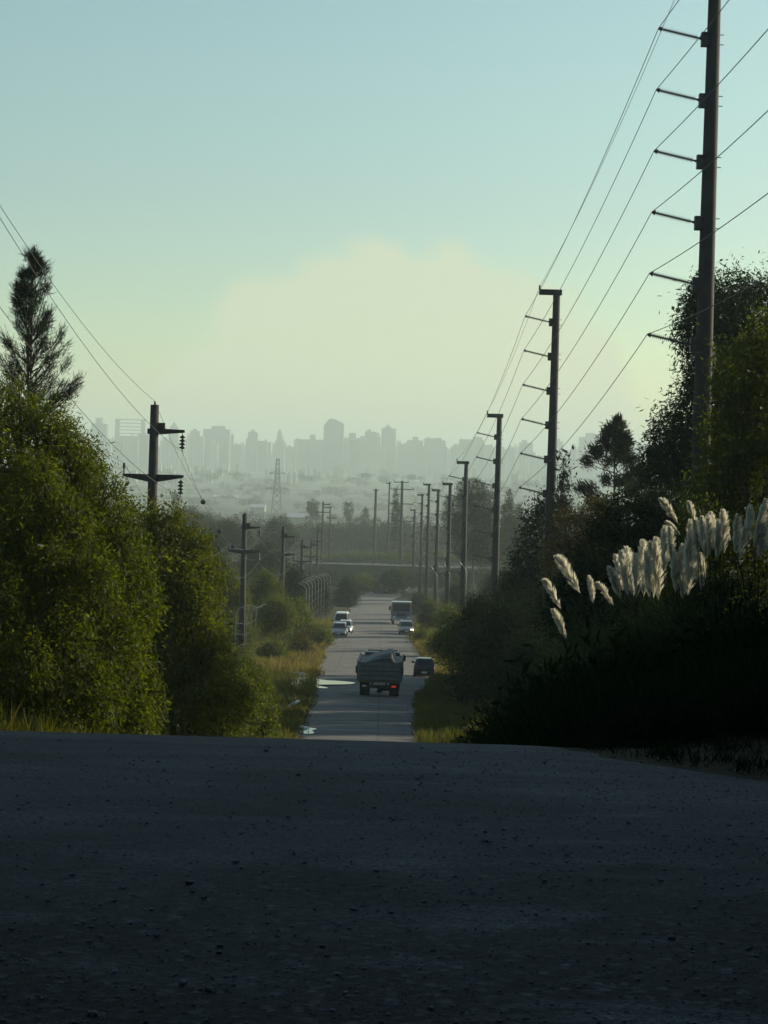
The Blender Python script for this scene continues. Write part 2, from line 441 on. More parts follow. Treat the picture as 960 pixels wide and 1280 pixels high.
mb = MB()
rr_ = rows[rows < 452]
L = len(rr_)
fr = np.linspace(0, 1, 7)
xs_ = XL(rr_)[:, None] * (1 - fr) + XR(rr_)[:, None] * fr
rng0 = np.random.default_rng(3)
wob = (np.sin(rr_ * 1.9) * .06 + np.sin(rr_ * 4.7 + 1) * .05 + rng0.normal(0, .03, L))
far_w = 1 + 4.5 * sm((rr_ - 60) / 30)
wob2 = np.convolve(rng0.normal(0, .12, L + 4), np.ones(5) / 5, 'valid')
xs_[:, -1] += (wob + wob2 * sm((rr_ - 60) / 30)) * .8 * np.minimum(far_w, 3); xs_[:, 0] -= wob * np.minimum(far_w, 3.5) - wob2
crown_h = 0.006 + 0.05 * (1 - (2 * fr - 1) ** 2)[None, :] * sm((rr_ - 60) / 40)[:, None]
zs_ = zr(rr_)[:, None] + crown_h
mb.v = np.stack([xs_, np.repeat(rr_[:, None], 7, 1), zs_], -1).reshape(-1, 3).tolist()
ii = np.arange(L * 7).reshape(L, 7)
mb.f = np.stack([ii[:-1, :-1], ii[:-1, 1:], ii[1:, 1:], ii[1:, :-1]], -1).reshape(-1, 4).tolist()
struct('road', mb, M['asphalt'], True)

def ribbon(name, pts, w, mat, lift=.012, n=30):
    """a path laid on the ground through (x, y) points"""
    pts = [Vector((x, y, 0)) for x, y in pts]
    fine = []
    for i in range(n + 1):
        t = i / n * (len(pts) - 1); j = min(int(t), len(pts) - 2)
        fine.append(pts[j].lerp(pts[j + 1], t - j))
    m_ = MB(); vs, fs = [], []
    for i, p in enumerate(fine):
        t = (fine[min(i + 1, n)] - fine[max(i - 1, 0)]).normalized(); s_ = Vector((-t.y, t.x, 0))
        for q in (-1, -.33, .33, 1):
            a = p + s_ * (w / 2 * q)
            vs.append((a.x, a.y, g1(a.x, a.y) + lift + (0.03 if abs(q) < 1 else 0)))
    for i in range(n):
        for q in range(3):
            fs.append((i*4 + q, i*4 + q + 1, (i + 1)*4 + q + 1, (i + 1)*4 + q))
    m_.add(vs, fs)
    return struct(name, m_, mat, True)
# driveway on the shaded right verge and the dusty shoulder at the crest
pa, pb = P(522, 908, 103), P(585, 897, 106)
ribbon('driveway_path', [(pa.x, 103), (pb.x, 106), (pb.x + 3, 108)], 1.6, M['dirt'], .03)

# embankment with the crossing highway
mb = MB()
De = 470
zt = P(480, 706, De).z
prof = [(De - 14, g1(0, De - 14) - .5), (De - 5, zt), (De + 5, zt), (De + 16, g1(0, De + 16) - .5)]
vs, fs = [], []
for i in range(41):
    x = -160 + 320 * i / 40
    sag = zt - .000035 * (x + 20) ** 2 * 3
    vs += [(x, De - 14 + .02 * x, sag - 4.5), (x, De - 5 + .02 * x, sag), (x, De + 5 + .02 * x, sag), (x, De + 16 + .02 * x, sag - 4.5)]
for i in range(40):
    for q in range(3):
        fs.append((i*4 + q, i*4 + q + 1, (i + 1)*4 + q + 1, (i + 1)*4 + q))
mb.add(vs, fs)
struct('embankment', mb, M['ground'])
mb = MB(); vs, fs = [], []
for i in range(41):
    x = -160 + 320 * i / 40
    sag = zt - .000035 * (x + 20) ** 2 * 3
    vs += [(x, De - 4.2 + .02 * x, sag + .05), (x, De + 4.2 + .02 * x, sag + .05)]
for i in range(40):
    fs.append((i*2, i*2 + 1, i*2 + 3, i*2 + 2))
mb.add(vs, fs)
struct('highway', mb, surf('pale_highway', (.075, .072, .066), (.055, .053, .05), .2, .8))
gr = thing('guardrail', 'long steel guardrail along the highway crossing beyond the street', 'guardrail', (0, De - 4.6, zt))
mb = MB()
for sgn in (0, 1):
    y0 = 0 if sgn == 0 else 9.2
    mb.tube([(x, y0 + .02 * x, .75 - .000105 * (x + 20) ** 2) for x in range(-150, 151, 10)], .09, 4)
mb.build('rail', M['steel'], gr)
mb = MB()
for x in range(-150, 151, 4):
    mb.box((x, .02 * x, .35 - .000105 * (x + 20) ** 2), (.14, .14, .9))
mb.build('support', M['steel'], gr)['kind'] = 'stuff'

# haze: one closed box round the whole place
mb = MB()
mb.box((0, 6000, 77), (30000, 17000, 216))
hm = bpy.data.materials.new('evening_haze'); hm.use_nodes = True
ht = hm.node_tree; ht.nodes.clear()
pv = N(ht, 'ShaderNodeVolumePrincipled')
pv.inputs['Color'].default_value = (.755, .885, .865, 1)
pv.inputs['Density'].default_value = HAZE_DENSITY
pv.inputs['Anisotropy'].default_value = .1
ht.links.new(pv.outputs[0], N(ht, 'ShaderNodeOutputMaterial').inputs['Volume'])
tag(mb.build('haze', hm), 'thin pale evening haze lying over the valley and the city', 'haze', None, 'stuff')

# ------------------------------------------------------------------ foliage
def unit(rng, n):
    a = rng.normal(size=(n, 3)); return a / np.linalg.norm(a, axis=1, keepdims=True)
def norm(a): return a / np.maximum(np.linalg.norm(a, axis=1, keepdims=True), 1e-6)
def leaf_quads(rng, c, d, ll, lw):
    n = len(c)
    s_ = norm(np.cross(d, unit(rng, n)))
    l_ = (ll * np.clip(np.exp(rng.normal(0, .32, n)), .5, 1.6))[:, None]; w_ = (lw * rng.uniform(.65, 1.35, n))[:, None]
    mid = c + d * l_ * .45
    return np.stack([c, mid + s_ * w_ / 2, c + d * l_, mid - s_ * w_ / 2], 1)
def lump_noise(u_, ph):
    return (np.sin(u_[:, 0] * 4.1 + ph) * np.sin(u_[:, 1] * 3.7 + ph * 1.7) + np.sin(u_[:, 2] * 5.3 + ph * .6 + u_[:, 0] * 3)) * .5
def crown_quads(rng, lumps, cover, spread, ll, lw, droop=.2, per=26, shell=.55, out=.6, tall=1.0):
    lumps = np.array(lumps, float)
    area = math.pi * lumps[:, 3] * lumps[:, 5]
    total = int(cover * area.sum() / (ll * lw * .5))
    ncl = max(6, total // per)
    idx = rng.choice(len(lumps), ncl, p=area / area.sum())
    u_ = unit(rng, ncl)
    r_ = shell + (1 - shell) * rng.uniform(0, 1, ncl) ** .6
    r_ *= 1 + .22 * lump_noise(u_, 1.0) + .10 * lump_noise(u_ * 2.3, 4.0) + rng.normal(0, .05, ncl)
    cc = lumps[idx, :3] + u_ * r_[:, None] * lumps[idx, 3:]
    k_ = np.repeat(np.arange(ncl), per)
    off = rng.normal(0, 1, (len(k_), 3)) * spread * np.array([1, 1, tall]) * rng.uniform(.6, 1.3, ncl)[k_][:, None]
    c = cc[k_] + off
    d = norm(u_[k_] * out + unit(rng, len(k_)) * .9 + np.array([0, 0, -droop]))
    return leaf_quads(rng, c, d, ll, lw)
def px_lumps(D, lst, depth=1.0):
    """(px, py, rx, ry[, dD]) in photo pixels -> world ellipsoids at distance D"""
    res = []
    for q in lst:
        px, py, rx, ry = q[:4]
        Dd = D + (q[4] if len(q) > 4 else 0)
        c = P(px, py, Dd); s_ = Dd / F
        res.append((c.x, c.y, c.z, rx * s_, rx * s_ * depth, ry * s_))
    return res
def limbs(mb, rng, base, lumps, r0, lean=.15):
    """tapered trunk and limbs from base up into the lumps (all in coordinates relative to base)"""
    b = Vector((0, 0, 0))
    top = max(lumps, key=lambda q: q[2])
    apex = Vector(top[:3])
    fork = Vector((apex.x * .3, apex.y * .3, max(.3, apex.z * .38)))
    mb.tube([b - Vector((0, 0, .4)), b, b.lerp(fork, .5) + Vector((rng.normal(0, lean), rng.normal(0, lean), 0)) * .3, fork], [r0 * 1.5, r0 * 1.15, r0, r0 * .85], 8)
    for q in lumps:
        e = Vector(q[:3])
        m_ = fork.lerp(e, .5) + Vector((rng.normal(0, lean), rng.normal(0, lean), rng.normal(0, lean)))
        mb.tube([fork, m_, e], [r0 * .6, r0 * .38, r0 * .12], 6)
        for j in range(3):
            w_ = Vector(rng.normal(0, 1, 3)) * .6
            tip = e + Vector((w_.x * q[3], w_.y * q[4], abs(w_.z) * q[5]))
            mb.tube([m_.lerp(e, .6), tip], [r0 * .25, r0 * .06], 5)
def tree(name, label, cat, D, lst, leaf, cover=4.0, ll=.14, lw=.05, spread=.22, droop=.2, seed=1, r0=.15, group=None, depth=1.0, trunk_px=None, stem='trunk', per=26, shell=.55, tall=1.0, out=.6, crown='crown', core=1.6):
    rng = np.random.default_rng(seed)
    lumps = px_lumps(D, lst, depth)
    bx_ = P(trunk_px, 640, D).x if trunk_px is not None else float(np.mean([q[0] for q in lumps]))
    base = Vector((bx_, D, g1(bx_, D)))
    loc = [(q[0] - base.x, q[1] - base.y, q[2] - base.z, q[3], q[4], q[5]) for q in lumps]
    root = thing(name, label, cat, base, 0, group)
    mb = MB(); limbs(mb, rng, base, loc, r0); mb.build(stem, M['bark'], root, True)
    mb = MB(); mb.quads(crown_quads(rng, loc, cover, spread, ll, lw, droop, per, shell, out, tall))
    if core: mb.quads(crown_quads(rng, [(q[0], q[1], q[2], q[3] * .72, q[4] * .72, q[5] * .76) for q in loc], core, spread * 1.2, ll * 1.5, lw * 2.2, droop, 16, .4, out, 1.0))
    mb.build(crown, M[leaf], root)
    return root

# --- left side of the street
tree('drooping_tree', 'huge bushy green tree with drooping leaves, filling the left side at the crest', 'tree', 41,
     [(14, 515, 36, 34, .8), (58, 540, 36, 34, .5), (-15, 570, 50, 46, -.2), (98, 578, 32, 32, .9), (44, 608, 36, 36, -.9), (126, 628, 34, 36, .4), (88, 652, 32, 36, -1.0), (5, 660, 40, 44, -1.5),
      (150, 684, 34, 40, .3), (52, 706, 34, 38, -1.6), (118, 730, 34, 40, -1.2), (170, 752, 30, 46, 0), (-5, 755, 40, 46, -2.2), (80, 790, 36, 44, -2.0), (146, 815, 34, 48, -1.1), (30, 835, 44, 44, -2.8),
      (182, 875, 24, 46, -.4), (112, 872, 40, 44, -2.3), (60, 910, 46, 36, -2.9), (-20, 895, 50, 50, -3.0), (160, 905, 36, 40, -1.2), (70, 660, 70, 110, 2.2), (90, 800, 70, 120, 1.8), (20, 720, 60, 140, 1.6)],
     'willow', 4.6, .10, .024, .11, .6, 11, .2, depth=1.0, tall=1.6, shell=.74, out=.5)
tree('leafy_tree', 'rounded dark green tree in front of the nearest wooden-armed pole', 'tree', 60,
     [(172, 655, 24, 26, .4), (208, 660, 26, 30, 0), (240, 690, 26, 34, .2), (196, 712, 32, 36, -.7), (232, 740, 32, 36, -.6), (262, 735, 18, 36, .4), (188, 765, 34, 40, -1), (240, 790, 34, 40, -.9), (265, 815, 22, 40, 0),
      (205, 825, 40, 46, -1.4), (255, 860, 34, 44, -.8), (215, 890, 46, 46, -1.6), (288, 880, 24, 36, .2), (220, 770, 56, 90, 1.2)],
     'bush', 4.4, .11, .042, .17, .3, 12, .15, depth=.9, shell=.68)
def conifer(name, label, D, px, py_top, prof, leaf, seed, n_bough, n_pts, per, ll, lw, spread, s0=.25, up=.45, r0=.1, extra=(), leaders=()):
    rng = np.random.default_rng(seed)
    apex = P(px, py_top, D); zb = g1(apex.x, D)
    root = thing(name, label, 'tree', (apex.x, D, zb))
    H = apex.z - zb
    mb = MB()
    lean = [Vector((.12 * math.sin(t * 5), 0, H * t)) for t in np.linspace(0, 1, 7)]
    lean[0] = Vector((0, 0, -.3)); lean[-1] = Vector((0, 0, H))
    mb.tube(lean, [r0 * (1 - .92 * t) for t in np.linspace(0, 1, 7)], 7)
    pys = [q[0] for q in prof]; ws = [q[1] for q in prof]
    C_, D_ = [], []
    boughs = []
    for i in range(n_bough):
        py = np.interp((i + rng.uniform(0, 1)) / n_bough, [0, 1], [pys[0], pys[-1]])
        L = np.interp(py, pys, ws) * D / F * rng.uniform(.55, 1.12)
        z = P(px, py, D).z - zb
        az = rng.uniform(0, 2 * math.pi)
        boughs.append((Vector((0, 0, z - up * L * .8)), Vector((math.cos(az), math.sin(az), up * rng.uniform(.5, 1.4))), L))
    for (bx, by, tx, ty) in extra:
        a, b_ = P(bx, by, D), P(tx, ty, D)
        v_ = b_ - a
        boughs.append((Vector((a.x - apex.x, 0, a.z - zb)), v_ / max(abs(v_.x), .2), max(abs(v_.x), .2)))
    for (a, d_, L) in boughs:
        tip = a + d_ * L
        mid = a + d_ * L * .55 - Vector((0, 0, .06 * L))
        mb.tube([a, mid, tip], [r0 * .22, r0 * .13, r0 * .03], 4)
        s_ = s0 + (1 - s0) * rng.uniform(0, 1, n_pts) ** .8
        ctr = np.array(a)[None] * ((1 - s_) ** 2)[:, None] + np.array(mid)[None] * (2 * s_ * (1 - s_))[:, None] + np.array(tip)[None] * (s_ ** 2)[:, None]
        k_ = np.repeat(np.arange(n_pts), per)
        C_.append(ctr[k_] + rng.normal(0, spread, (len(k_), 3)) * (1.15 - .5 * s_[k_])[:, None])
        dn = norm(np.array(d_)[None])
        D_.append(norm(dn + rng.normal(0, .55, (len(k_), 3)) + np.array([0, 0, .25])))
    mb.build('trunk', M['bark'], root, True)
    # leading shoot
    z_ = np.linspace(H * .9, H, 26); k_ = np.repeat(np.arange(26), per)
    C_.append(np.column_stack([np.zeros((len(k_), 2)), z_[k_]]) + rng.normal(0, spread * .35, (len(k_), 3)))
    D_.append(norm(rng.normal(0, .5, (len(k_), 3)) + np.array([0, 0, .9])))
    mb = MB(); mb.quads(leaf_quads(rng, np.concatenate(C_), np.concatenate(D_), ll, lw)); mb.build('crown', M[leaf], root)
    return root
conifer('casuarina_tree', 'tall dark feathery conifer rising above the drooping tree', 62, 42, 314,
        [(318, 3), (335, 10), (352, 18), (375, 22), (400, 33), (430, 40), (460, 45), (490, 50), (530, 58)], 'needle', 13, 88, 18, 9, .22, .017, .095, .3, 1.15, .12,
        extra=[(46, 520, 104, 468), (46, 528, 100, 482), (46, 515, 92, 478), (40, 440, 28, 350), (40, 450, 26, 356), (46, 500, 88, 492), (44, 470, 78, 420), (42, 420, 60, 352)])
shrub_spec = [
    (300, 870, 30, 36, 78, 'bush', 'leafy green shrub at the foot of the rounded tree, beside the sunlit grass'),
    (316, 858, 24, 28, 92, 'bush', 'dark green shrub on the left verge behind the small bright bush'),
    (298, 832, 26, 24, 118, 'bush', 'broad shrub between the rounded tree and the second crossarm pole'),
    (330, 893, 17, 24, 80, 'willow', 'small bright green bush at the road edge just past the crest'),
    (262, 905, 34, 24, 66, 'olive', 'low olive bush half hidden behind the asphalt crest'),
]
for i, (px, py, rx, ry, D, lf, lb) in enumerate(shrub_spec):
    tree('shrub', lb, 'shrub', D, [(px, py, rx * .7, ry), (px - rx * .5, py + ry * .3, rx * .6, ry * .7), (px + rx * .5, py + ry * .35, rx * .5, ry * .7)], lf, 3.6, .13, .045, .16, .1, 30 + i, .05, stem='stem', crown='foliage')

# mid distance on the left: bushes and trees between the poles
mid_left = [
    (250, 705, 40, 36, 190, 'far', 'wide dim tree behind the second pole, left of the street'),
    (285, 748, 26, 36, 175, 'bush', 'dark bush to the left of the second pole with small arms'),
    (330, 742, 26, 28, 205, 'olive', 'olive bush between the second and third poles on the left'),
    (345, 770, 30, 24, 190, 'bush', 'low wide bush below the third pole on the left'),
    (300, 795, 20, 22, 165, 'olive', 'olive shrub at the foot of the second pole on the left'),
    (372, 775, 22, 26, 205, 'bush', 'bush tangled in the tall bent-top fence posts'),
    (365, 735, 22, 26, 240, 'dark', 'dark tree behind the bent-top fence posts'),
    (402, 800, 13, 16, 205, 'olive', 'yellowish shrub at the left road edge in front of the parked white cars'),
    (372, 812, 20, 15, 185, 'autumn', 'dry yellow bush on the left verge before the fence'),
    (340, 815, 20, 13, 172, 'olive', 'small olive bush on the dry grass near the second pole'),
    (400, 745, 13, 22, 270, 'dark', 'dark bush behind the parked white van'),
    (432, 742, 16, 20, 330, 'dark', 'dark rounded bush where the street bends, left side'),
    (330, 700, 34, 22, 300, 'far', 'broad green tree between the far left poles'),
    (280, 672, 40, 22, 380, 'far', 'wide hazy tree left of the third pole'),
    (235, 655, 34, 20, 420, 'far', 'hazy tree beyond the rounded tree on the left'),
    (350, 668, 26, 20, 460, 'far', 'hazy tree under the lattice pylon'),
]
for i, (px, py, rx, ry, D, lf, lb) in enumerate(mid_left):
    rg = random.Random(i)
    s_ = D / F
    tree('roadside_bush', lb, 'bush', D, [(px, py, rx * .65, ry), (px - rx * .5, py + ry * .3, rx * .55, ry * .7), (px + rx * .5, py + ry * rg.uniform(.1, .4), rx * .5, ry * .7), (px + rx * rg.uniform(-.3, .3), py - ry * .35, rx * .4, ry * .6)],
         lf, 3.2, max(.16, 1.3 * s_), max(.07, .6 * s_), .3 + .8 * s_, .1, 50 + i, .09, group='bushes along the left side of the street', stem='stem', crown='foliage')

# --- right side
tree('eucalyptus_tree', 'large dark tree with sparse drooping twigs behind the tallest concrete pole', 'tree', 78,
     [(905, 385, 52, 42), (960, 400, 60, 60, 2), (870, 400, 24, 26), (900, 450, 50, 48), (960, 480, 60, 60), (880, 510, 42, 45), (850, 560, 40, 50, 1), (900, 580, 60, 60), (960, 590, 60, 70), (835, 585, 30, 42)],
     'dark', 4.2, .19, .05, .24, .6, 21, .28, trunk_px=905, tall=1.4)
tree('leafy_tree', 'olive green leafy tree at the right edge in front of the large dark tree', 'tree', 58,
     [(930, 470, 42, 55), (965, 520, 50, 70), (915, 560, 40, 60), (955, 620, 50, 60), (890, 620, 34, 40), (965, 420, 30, 40), (880, 680, 40, 50, -2), (930, 700, 50, 50, -2), (870, 740, 46, 60, -3), (940, 770, 60, 60, -3), (890, 800, 60, 60, -4)],
     'olive', 3.2, .13, .05, .2, .35, 22, .16, trunk_px=945)
conifer('pine_tree', 'dark clumpy conifer with a pointed crown between the two nearest big poles', 108, 772, 524,
        [(530, 3), (545, 14), (560, 24), (575, 34), (590, 42), (605, 50), (625, 56), (650, 54), (690, 50)], 'needle', 23, 66, 5, 64, .25, .05, .22, .62, .35, .16,
        extra=[(768, 640, 722, 606), (768, 630, 800, 590), (770, 600, 740, 560), (772, 590, 757, 545)])
tree('cypress_tree', 'slender dark spiky conifer just right of the second concrete pole', 'tree', 112,
     [(705, 582, 4, 16), (704, 610, 8, 20), (702, 640, 13, 26), (700, 680, 20, 34)], 'needle', 3.0, .22, .06, .2, -.5, 24, .12, trunk_px=703, per=20, shell=.2)
tree('dense_tree', 'dark dense tree left of the second concrete pole', 'tree', 116,
     [(668, 660, 18, 28), (660, 700, 22, 36), (680, 640, 14, 22), (676, 720, 22, 36), (654, 740, 26, 34)], 'dark', 3.6, .2, .08, .26, .2, 25, .16)
tree('yellowing_tree', 'yellow olive tree between the second concrete pole and the clumpy conifer', 'tree', 96,
     [(722, 665, 26, 34), (745, 650, 20, 26), (705, 700, 24, 34), (735, 700, 30, 34)], 'autumn', 3.2, .15, .06, .22, .2, 26, .12)
tree('dense_tree', 'dark rounded tree right above the pampas plumes', 'tree', 66,
     [(785, 655, 42, 38), (825, 650, 34, 34), (760, 690, 38, 40), (805, 700, 50, 40), (845, 660, 30, 40), (770, 740, 50, 50, -2), (830, 750, 50, 50, -2), (720, 760, 40, 50, -2), (790, 800, 60, 60, -4), (850, 810, 50, 60, -6)], 'dark', 4.6, .14, .055, .18, .2, 27, .15)
hedge = []
for i_, (D_, X_) in enumerate(((96, 7.0), (104, 8.2), (112, 7.6), (120, 8.4), (128, 7.6), (136, 8.2), (144, 7.8), (151, 8.4))):
    hedge.append((480 + (X_ + 1.9) / D_ * F, 609 - (float(zr(D_)) + 2.5 - 1.5) / D_ * F, 3.6 / D_ * F, 2.8 / D_ * F, D_, 'dark',
                  'dense shaded bush in the row along the right verge, seen over the grey hatchback'))
for D_ in (98, 107, 116, 125, 134, 143, 152):  # second row added behind the first to close gaps in the road's shade
    hedge.append((480 + 12.5 / D_ * F, 609 - (float(zr(D_)) + 4.0 - 1.5) / D_ * F, 5.0 / D_ * F, 3.9 / D_ * F, D_, 'dark',
                  'taller dense bush in the second row on the right verge, added to shade the road'))
right_bush = hedge + [
    (598, 775, 28, 28, 136, 'dark', 'dark leafy bush behind the low one, below the fourth concrete pole'),
    (640, 752, 30, 34, 127, 'dark', 'tall dark bush just left of the foot of the second concrete pole'),
    (566, 800, 20, 24, 143, 'dark', 'small dark bush right behind the parked grey hatchback'),
    (655, 785, 40, 46, 112, 'dark', 'tall black-green bush in the shade behind the leaning plumes'),
    (705, 780, 42, 60, 97, 'dark', 'shaded leafy bush between the leaning plumes and the second concrete pole'),
    (605, 770, 34, 24, 120, 'dark', 'low dark bush at the right road side below the third concrete pole'),
    (580, 800, 30, 30, 128, 'bush', 'dark green bush just behind the parked grey hatchback'),
    (640, 790, 50, 40, 100, 'dark', 'broad black-green bush left of the leaning plumes'),
    (610, 840, 45, 46, 105, 'dark', 'shaded bush beside the driveway path'),
    (668, 850, 60, 60, 80, 'dark', 'large shaded bush below the leaning pampas plumes'),
    (540, 770, 18, 20, 240, 'olive', 'olive bush on the right verge beside the approaching lorry'),
    (528, 800, 12, 14, 215, 'olive', 'small olive bush on the right verge ahead of the grey hatchback'),
    (550, 805, 16, 18, 190, 'bush', 'bush on the right verge past the grey hatchback'),
    (560, 775, 18, 18, 200, 'bush', 'bush under the fourth concrete pole'),
    (525, 755, 14, 14, 300, 'far', 'small hazy bush behind the approaching lorry'),
    (575, 745, 24, 18, 280, 'far', 'hazy bush between the fourth and fifth concrete poles'),
    (625, 735, 26, 26, 230, 'far', 'dim tree behind the third concrete pole'),
]
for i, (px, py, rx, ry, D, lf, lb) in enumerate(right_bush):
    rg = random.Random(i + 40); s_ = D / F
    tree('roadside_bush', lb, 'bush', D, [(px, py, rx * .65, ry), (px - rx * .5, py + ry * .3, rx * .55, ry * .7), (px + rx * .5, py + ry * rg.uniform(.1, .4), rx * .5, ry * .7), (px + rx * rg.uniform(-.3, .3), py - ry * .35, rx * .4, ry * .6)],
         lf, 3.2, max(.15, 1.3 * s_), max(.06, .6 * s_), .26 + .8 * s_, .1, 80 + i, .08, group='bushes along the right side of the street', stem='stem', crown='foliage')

# --- far trees in the valley
far_trees = [
    ('eucalyptus_tree', 'tall hazy spreading tree behind the third concrete pole', 360, [(590, 615, 22, 18), (605, 635, 24, 26), (575, 640, 24, 24), (590, 665, 34, 34), (612, 680, 26, 30)], 'far', None),
    ('spruce_tree', 'hazy pointed conifer to the right of the third concrete pole', 380, [(636, 622, 4, 10), (636, 640, 9, 16), (637, 665, 14, 22), (638, 690, 18, 20)], 'far', None),
    ('spruce_tree', 'smaller hazy conifer left of the dark dense tree', 400, [(648, 640, 4, 10), (649, 662, 9, 18), (650, 690, 14, 20)], 'far', None),
    ('poplar_tree', 'narrow hazy poplar beside the far pole with four crossarms', 560, [(495, 622, 3.4, 12), (495, 645, 5.5, 18), (495, 668, 6, 16)], 'far', None),
    ('round_tree', 'hazy round tree standing above the far wood, left of the two tall poles', 800, [(391, 634, 8, 10), (391, 645, 9, 8)], 'far', None),
    ('round_tree', 'small hazy lollipop tree above the far wood', 820, [(435, 635, 6, 9), (435, 645, 5, 8)], 'far', None),
    ('pointed_tree', 'small pointed hazy tree above the far wood beside the lollipop tree', 800, [(457, 641, 3, 6), (456, 650, 6, 8)], 'far', None),
    ('dark_tree', 'dark rounded tree with a yellow side at the bend of the street', 400, [(490, 727, 15, 15), (480, 735, 14, 13)], 'dark', None),
    ('yellow_tree', 'yellow leafed tree on the right of the dark rounded tree at the bend', 405, [(506, 722, 6, 14), (500, 735, 6, 12)], 'autumn', None),
    ('bushy_tree', 'olive tree at the bend of the street below the highway', 410, [(456, 730, 13, 15), (443, 735, 12, 13), (466, 738, 10, 12)], 'olive', None),
    ('bushy_tree', 'dim olive tree left of the bend below the highway', 420, [(418, 728, 14, 14), (404, 732, 14, 13)], 'far', None),
    ('round_tree', 'hazy tree behind the hanging insulators of the nearest pole on the left', 900, [(219, 622, 5, 9), (219, 633, 4, 8)], 'far', None),
]
for i, (nm, lb, D, lst, lf, tp) in enumerate(far_trees):
    s_ = D / F
    tree(nm, lb, 'tree', D, lst, lf, 3.0, 1.3 * s_, .65 * s_, .7 * s_ + .15, .1, 120 + i, .2, trunk_px=tp, group='trees down in the valley')
# the far woods: belts that read as masses
def belt(name, label, D, lst, leaf, seed, cover=3.0, sz=1.4):
    rng = np.random.default_rng(seed); s_ = D / F
    mb = MB(); mb.quads(crown_quads(rng, px_lumps(D, lst), cover, .9 * s_ + .2, sz * s_, .7 * sz * s_, .1, 20, .4))
    return tag(mb.build(name, M[leaf]), label, 'wood', None, 'stuff')
rg = random.Random(5)
lst = []
for i in range(70):
    x = 215 + i * 6.4
    lst.append((x, 672 + rg.uniform(-4, 6) + (x - 440) * .028, rg.uniform(8, 14), rg.uniform(16, 24), rg.uniform(-40, 40)))
belt('distant_wood', 'dark hazy belt of trees across the valley floor beyond the highway', 680, lst, 'far', 6)
lst = [(200 + i * 7 + rg.uniform(-3, 3), 652 + rg.uniform(-5, 5) + (i * 7 - 250) * .028, rg.uniform(6, 12), rg.uniform(3, 7), rg.uniform(-200, 300)) for i in range(90)]
belt('far_wood', 'pale hazy trees on the lower slope towards the city', 1350, lst, 'far', 7, 2.4, 1.2)
lst = [(60 + i * 4 + rg.uniform(-4, 4), 610 + rg.uniform(-16, 14) + (i * 4 - 420) * .028, rg.uniform(5, 14), rg.uniform(1.5, 4), rg.uniform(-300, 700)) for i in range(220)]
belt('suburb_trees', 'faint hazy scattered trees on the slope below the city', 2600, lst, 'far', 8, 2.2, .9)
lst = [(150 + i * 8 + rg.uniform(-4, 4), 634 + rg.uniform(-5, 5) + (i * 8 - 330) * .028, rg.uniform(6, 15), rg.uniform(2.5, 6), rg.uniform(-250, 350)) for i in range(85) if rg.random() < .8]
belt('slope_grove', 'faint low groves dotted over the pale slope in front of the city', 2350, [(120 + i * 5 + rg.uniform(-4, 4), 622 + rg.uniform(-7, 7) + (i * 5 - 360) * .028, rg.uniform(3, 9), rg.uniform(1.2, 3), rg.uniform(-300, 350)) for i in range(150) if rg.random() < .75], 'far', 19, 2.2, .8)
belt('slope_trees', 'hazy broken rows of trees half way up the slope to the city', 1950, lst, 'far', 18, 2.4, 1.0)
lst = [(x, 698 + rg.uniform(-3, 3), rg.uniform(8, 14), rg.uniform(5, 8)) for x in range(380, 660, 9)]
belt('pale_scrub', 'yellow-green scrub in front of the distant wood', 560, lst, 'olive', 9, 2.6, 1.2)
lst = [(x, 722 + rg.uniform(-4, 6), rg.uniform(9, 15), rg.uniform(7, 12), rg.uniform(-15, 15)) for x in list(range(505, 650, 8)) + list(range(255, 415, 9))]
belt('valley_scrub', 'dim green scrub at the foot of the highway embankment', 400, lst, 'far', 10, 2.8, 1.2)

# grasses
def grass(name, label, rng, pts, h, w, leaf, lean=.35):
    """blades at (n, 2) points"""
    z = gz(pts[:, 0], pts[:, 1])
    c = np.column_stack([pts, z - .02])
    d = norm(np.column_stack([rng.normal(0, lean, (len(pts), 2)), np.ones(len(pts))]))
    mb = MB(); mb.quads(leaf_quads(rng, c, d, h, w))
    return tag(mb.build(name, M[leaf]), label, 'grass', None, 'stuff')
rng = np.random.default_rng(77)
def strip(n, D0, D1, side, o0, o1):
    """random points in a verge strip: side +1 right, -1 left, at o0..o1 m from the road edge"""
    y = D0 + (D1 - D0) * rng.uniform(0, 1, n)
    o_ = o0 + (o1 - o0) * rng.uniform(0, 1, n) ** 1.3
    x = XR(y) + o_ if side > 0 else XL(y) - o_
    return np.column_stack([x, y])
def tufted(pts, n_per, s_):
    k_ = np.repeat(np.arange(len(pts)), n_per)
    return pts[k_] + rng.normal(0, s_, (len(k_), 2))
grass('verge_grass', 'sunlit green and yellow grass on the left verge past the crest', rng, tufted(strip(900, 66, 150, -1, .1, 6), 26, .16), .38, .03, 'grass')
grass('dry_grass', 'dry yellow grass on the left verge by the parked cars', rng, tufted(strip(900, 140, 260, -1, .2, 9), 18, .3), .5, .06, 'drygrass')
grass('verge_grass', 'patch of grass on the right verge around the driveway', rng, tufted(strip(900, 70, 150, 1, .1, 6), 26, .16), .35, .03, 'grass')
grass('dry_grass', 'dry grass on the right verge past the grey hatchback', rng, tufted(strip(600, 150, 260, 1, .1, 5), 18, .3), .45, .06, 'drygrass')
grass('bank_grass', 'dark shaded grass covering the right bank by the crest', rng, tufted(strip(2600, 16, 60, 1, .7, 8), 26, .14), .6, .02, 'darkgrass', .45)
grass('bank_grass', 'grass on the left slope at the foot of the drooping tree', rng, tufted(strip(1300, 20, 70, -1, .5, 7), 24, .16), .5, .022, 'grass', .45)
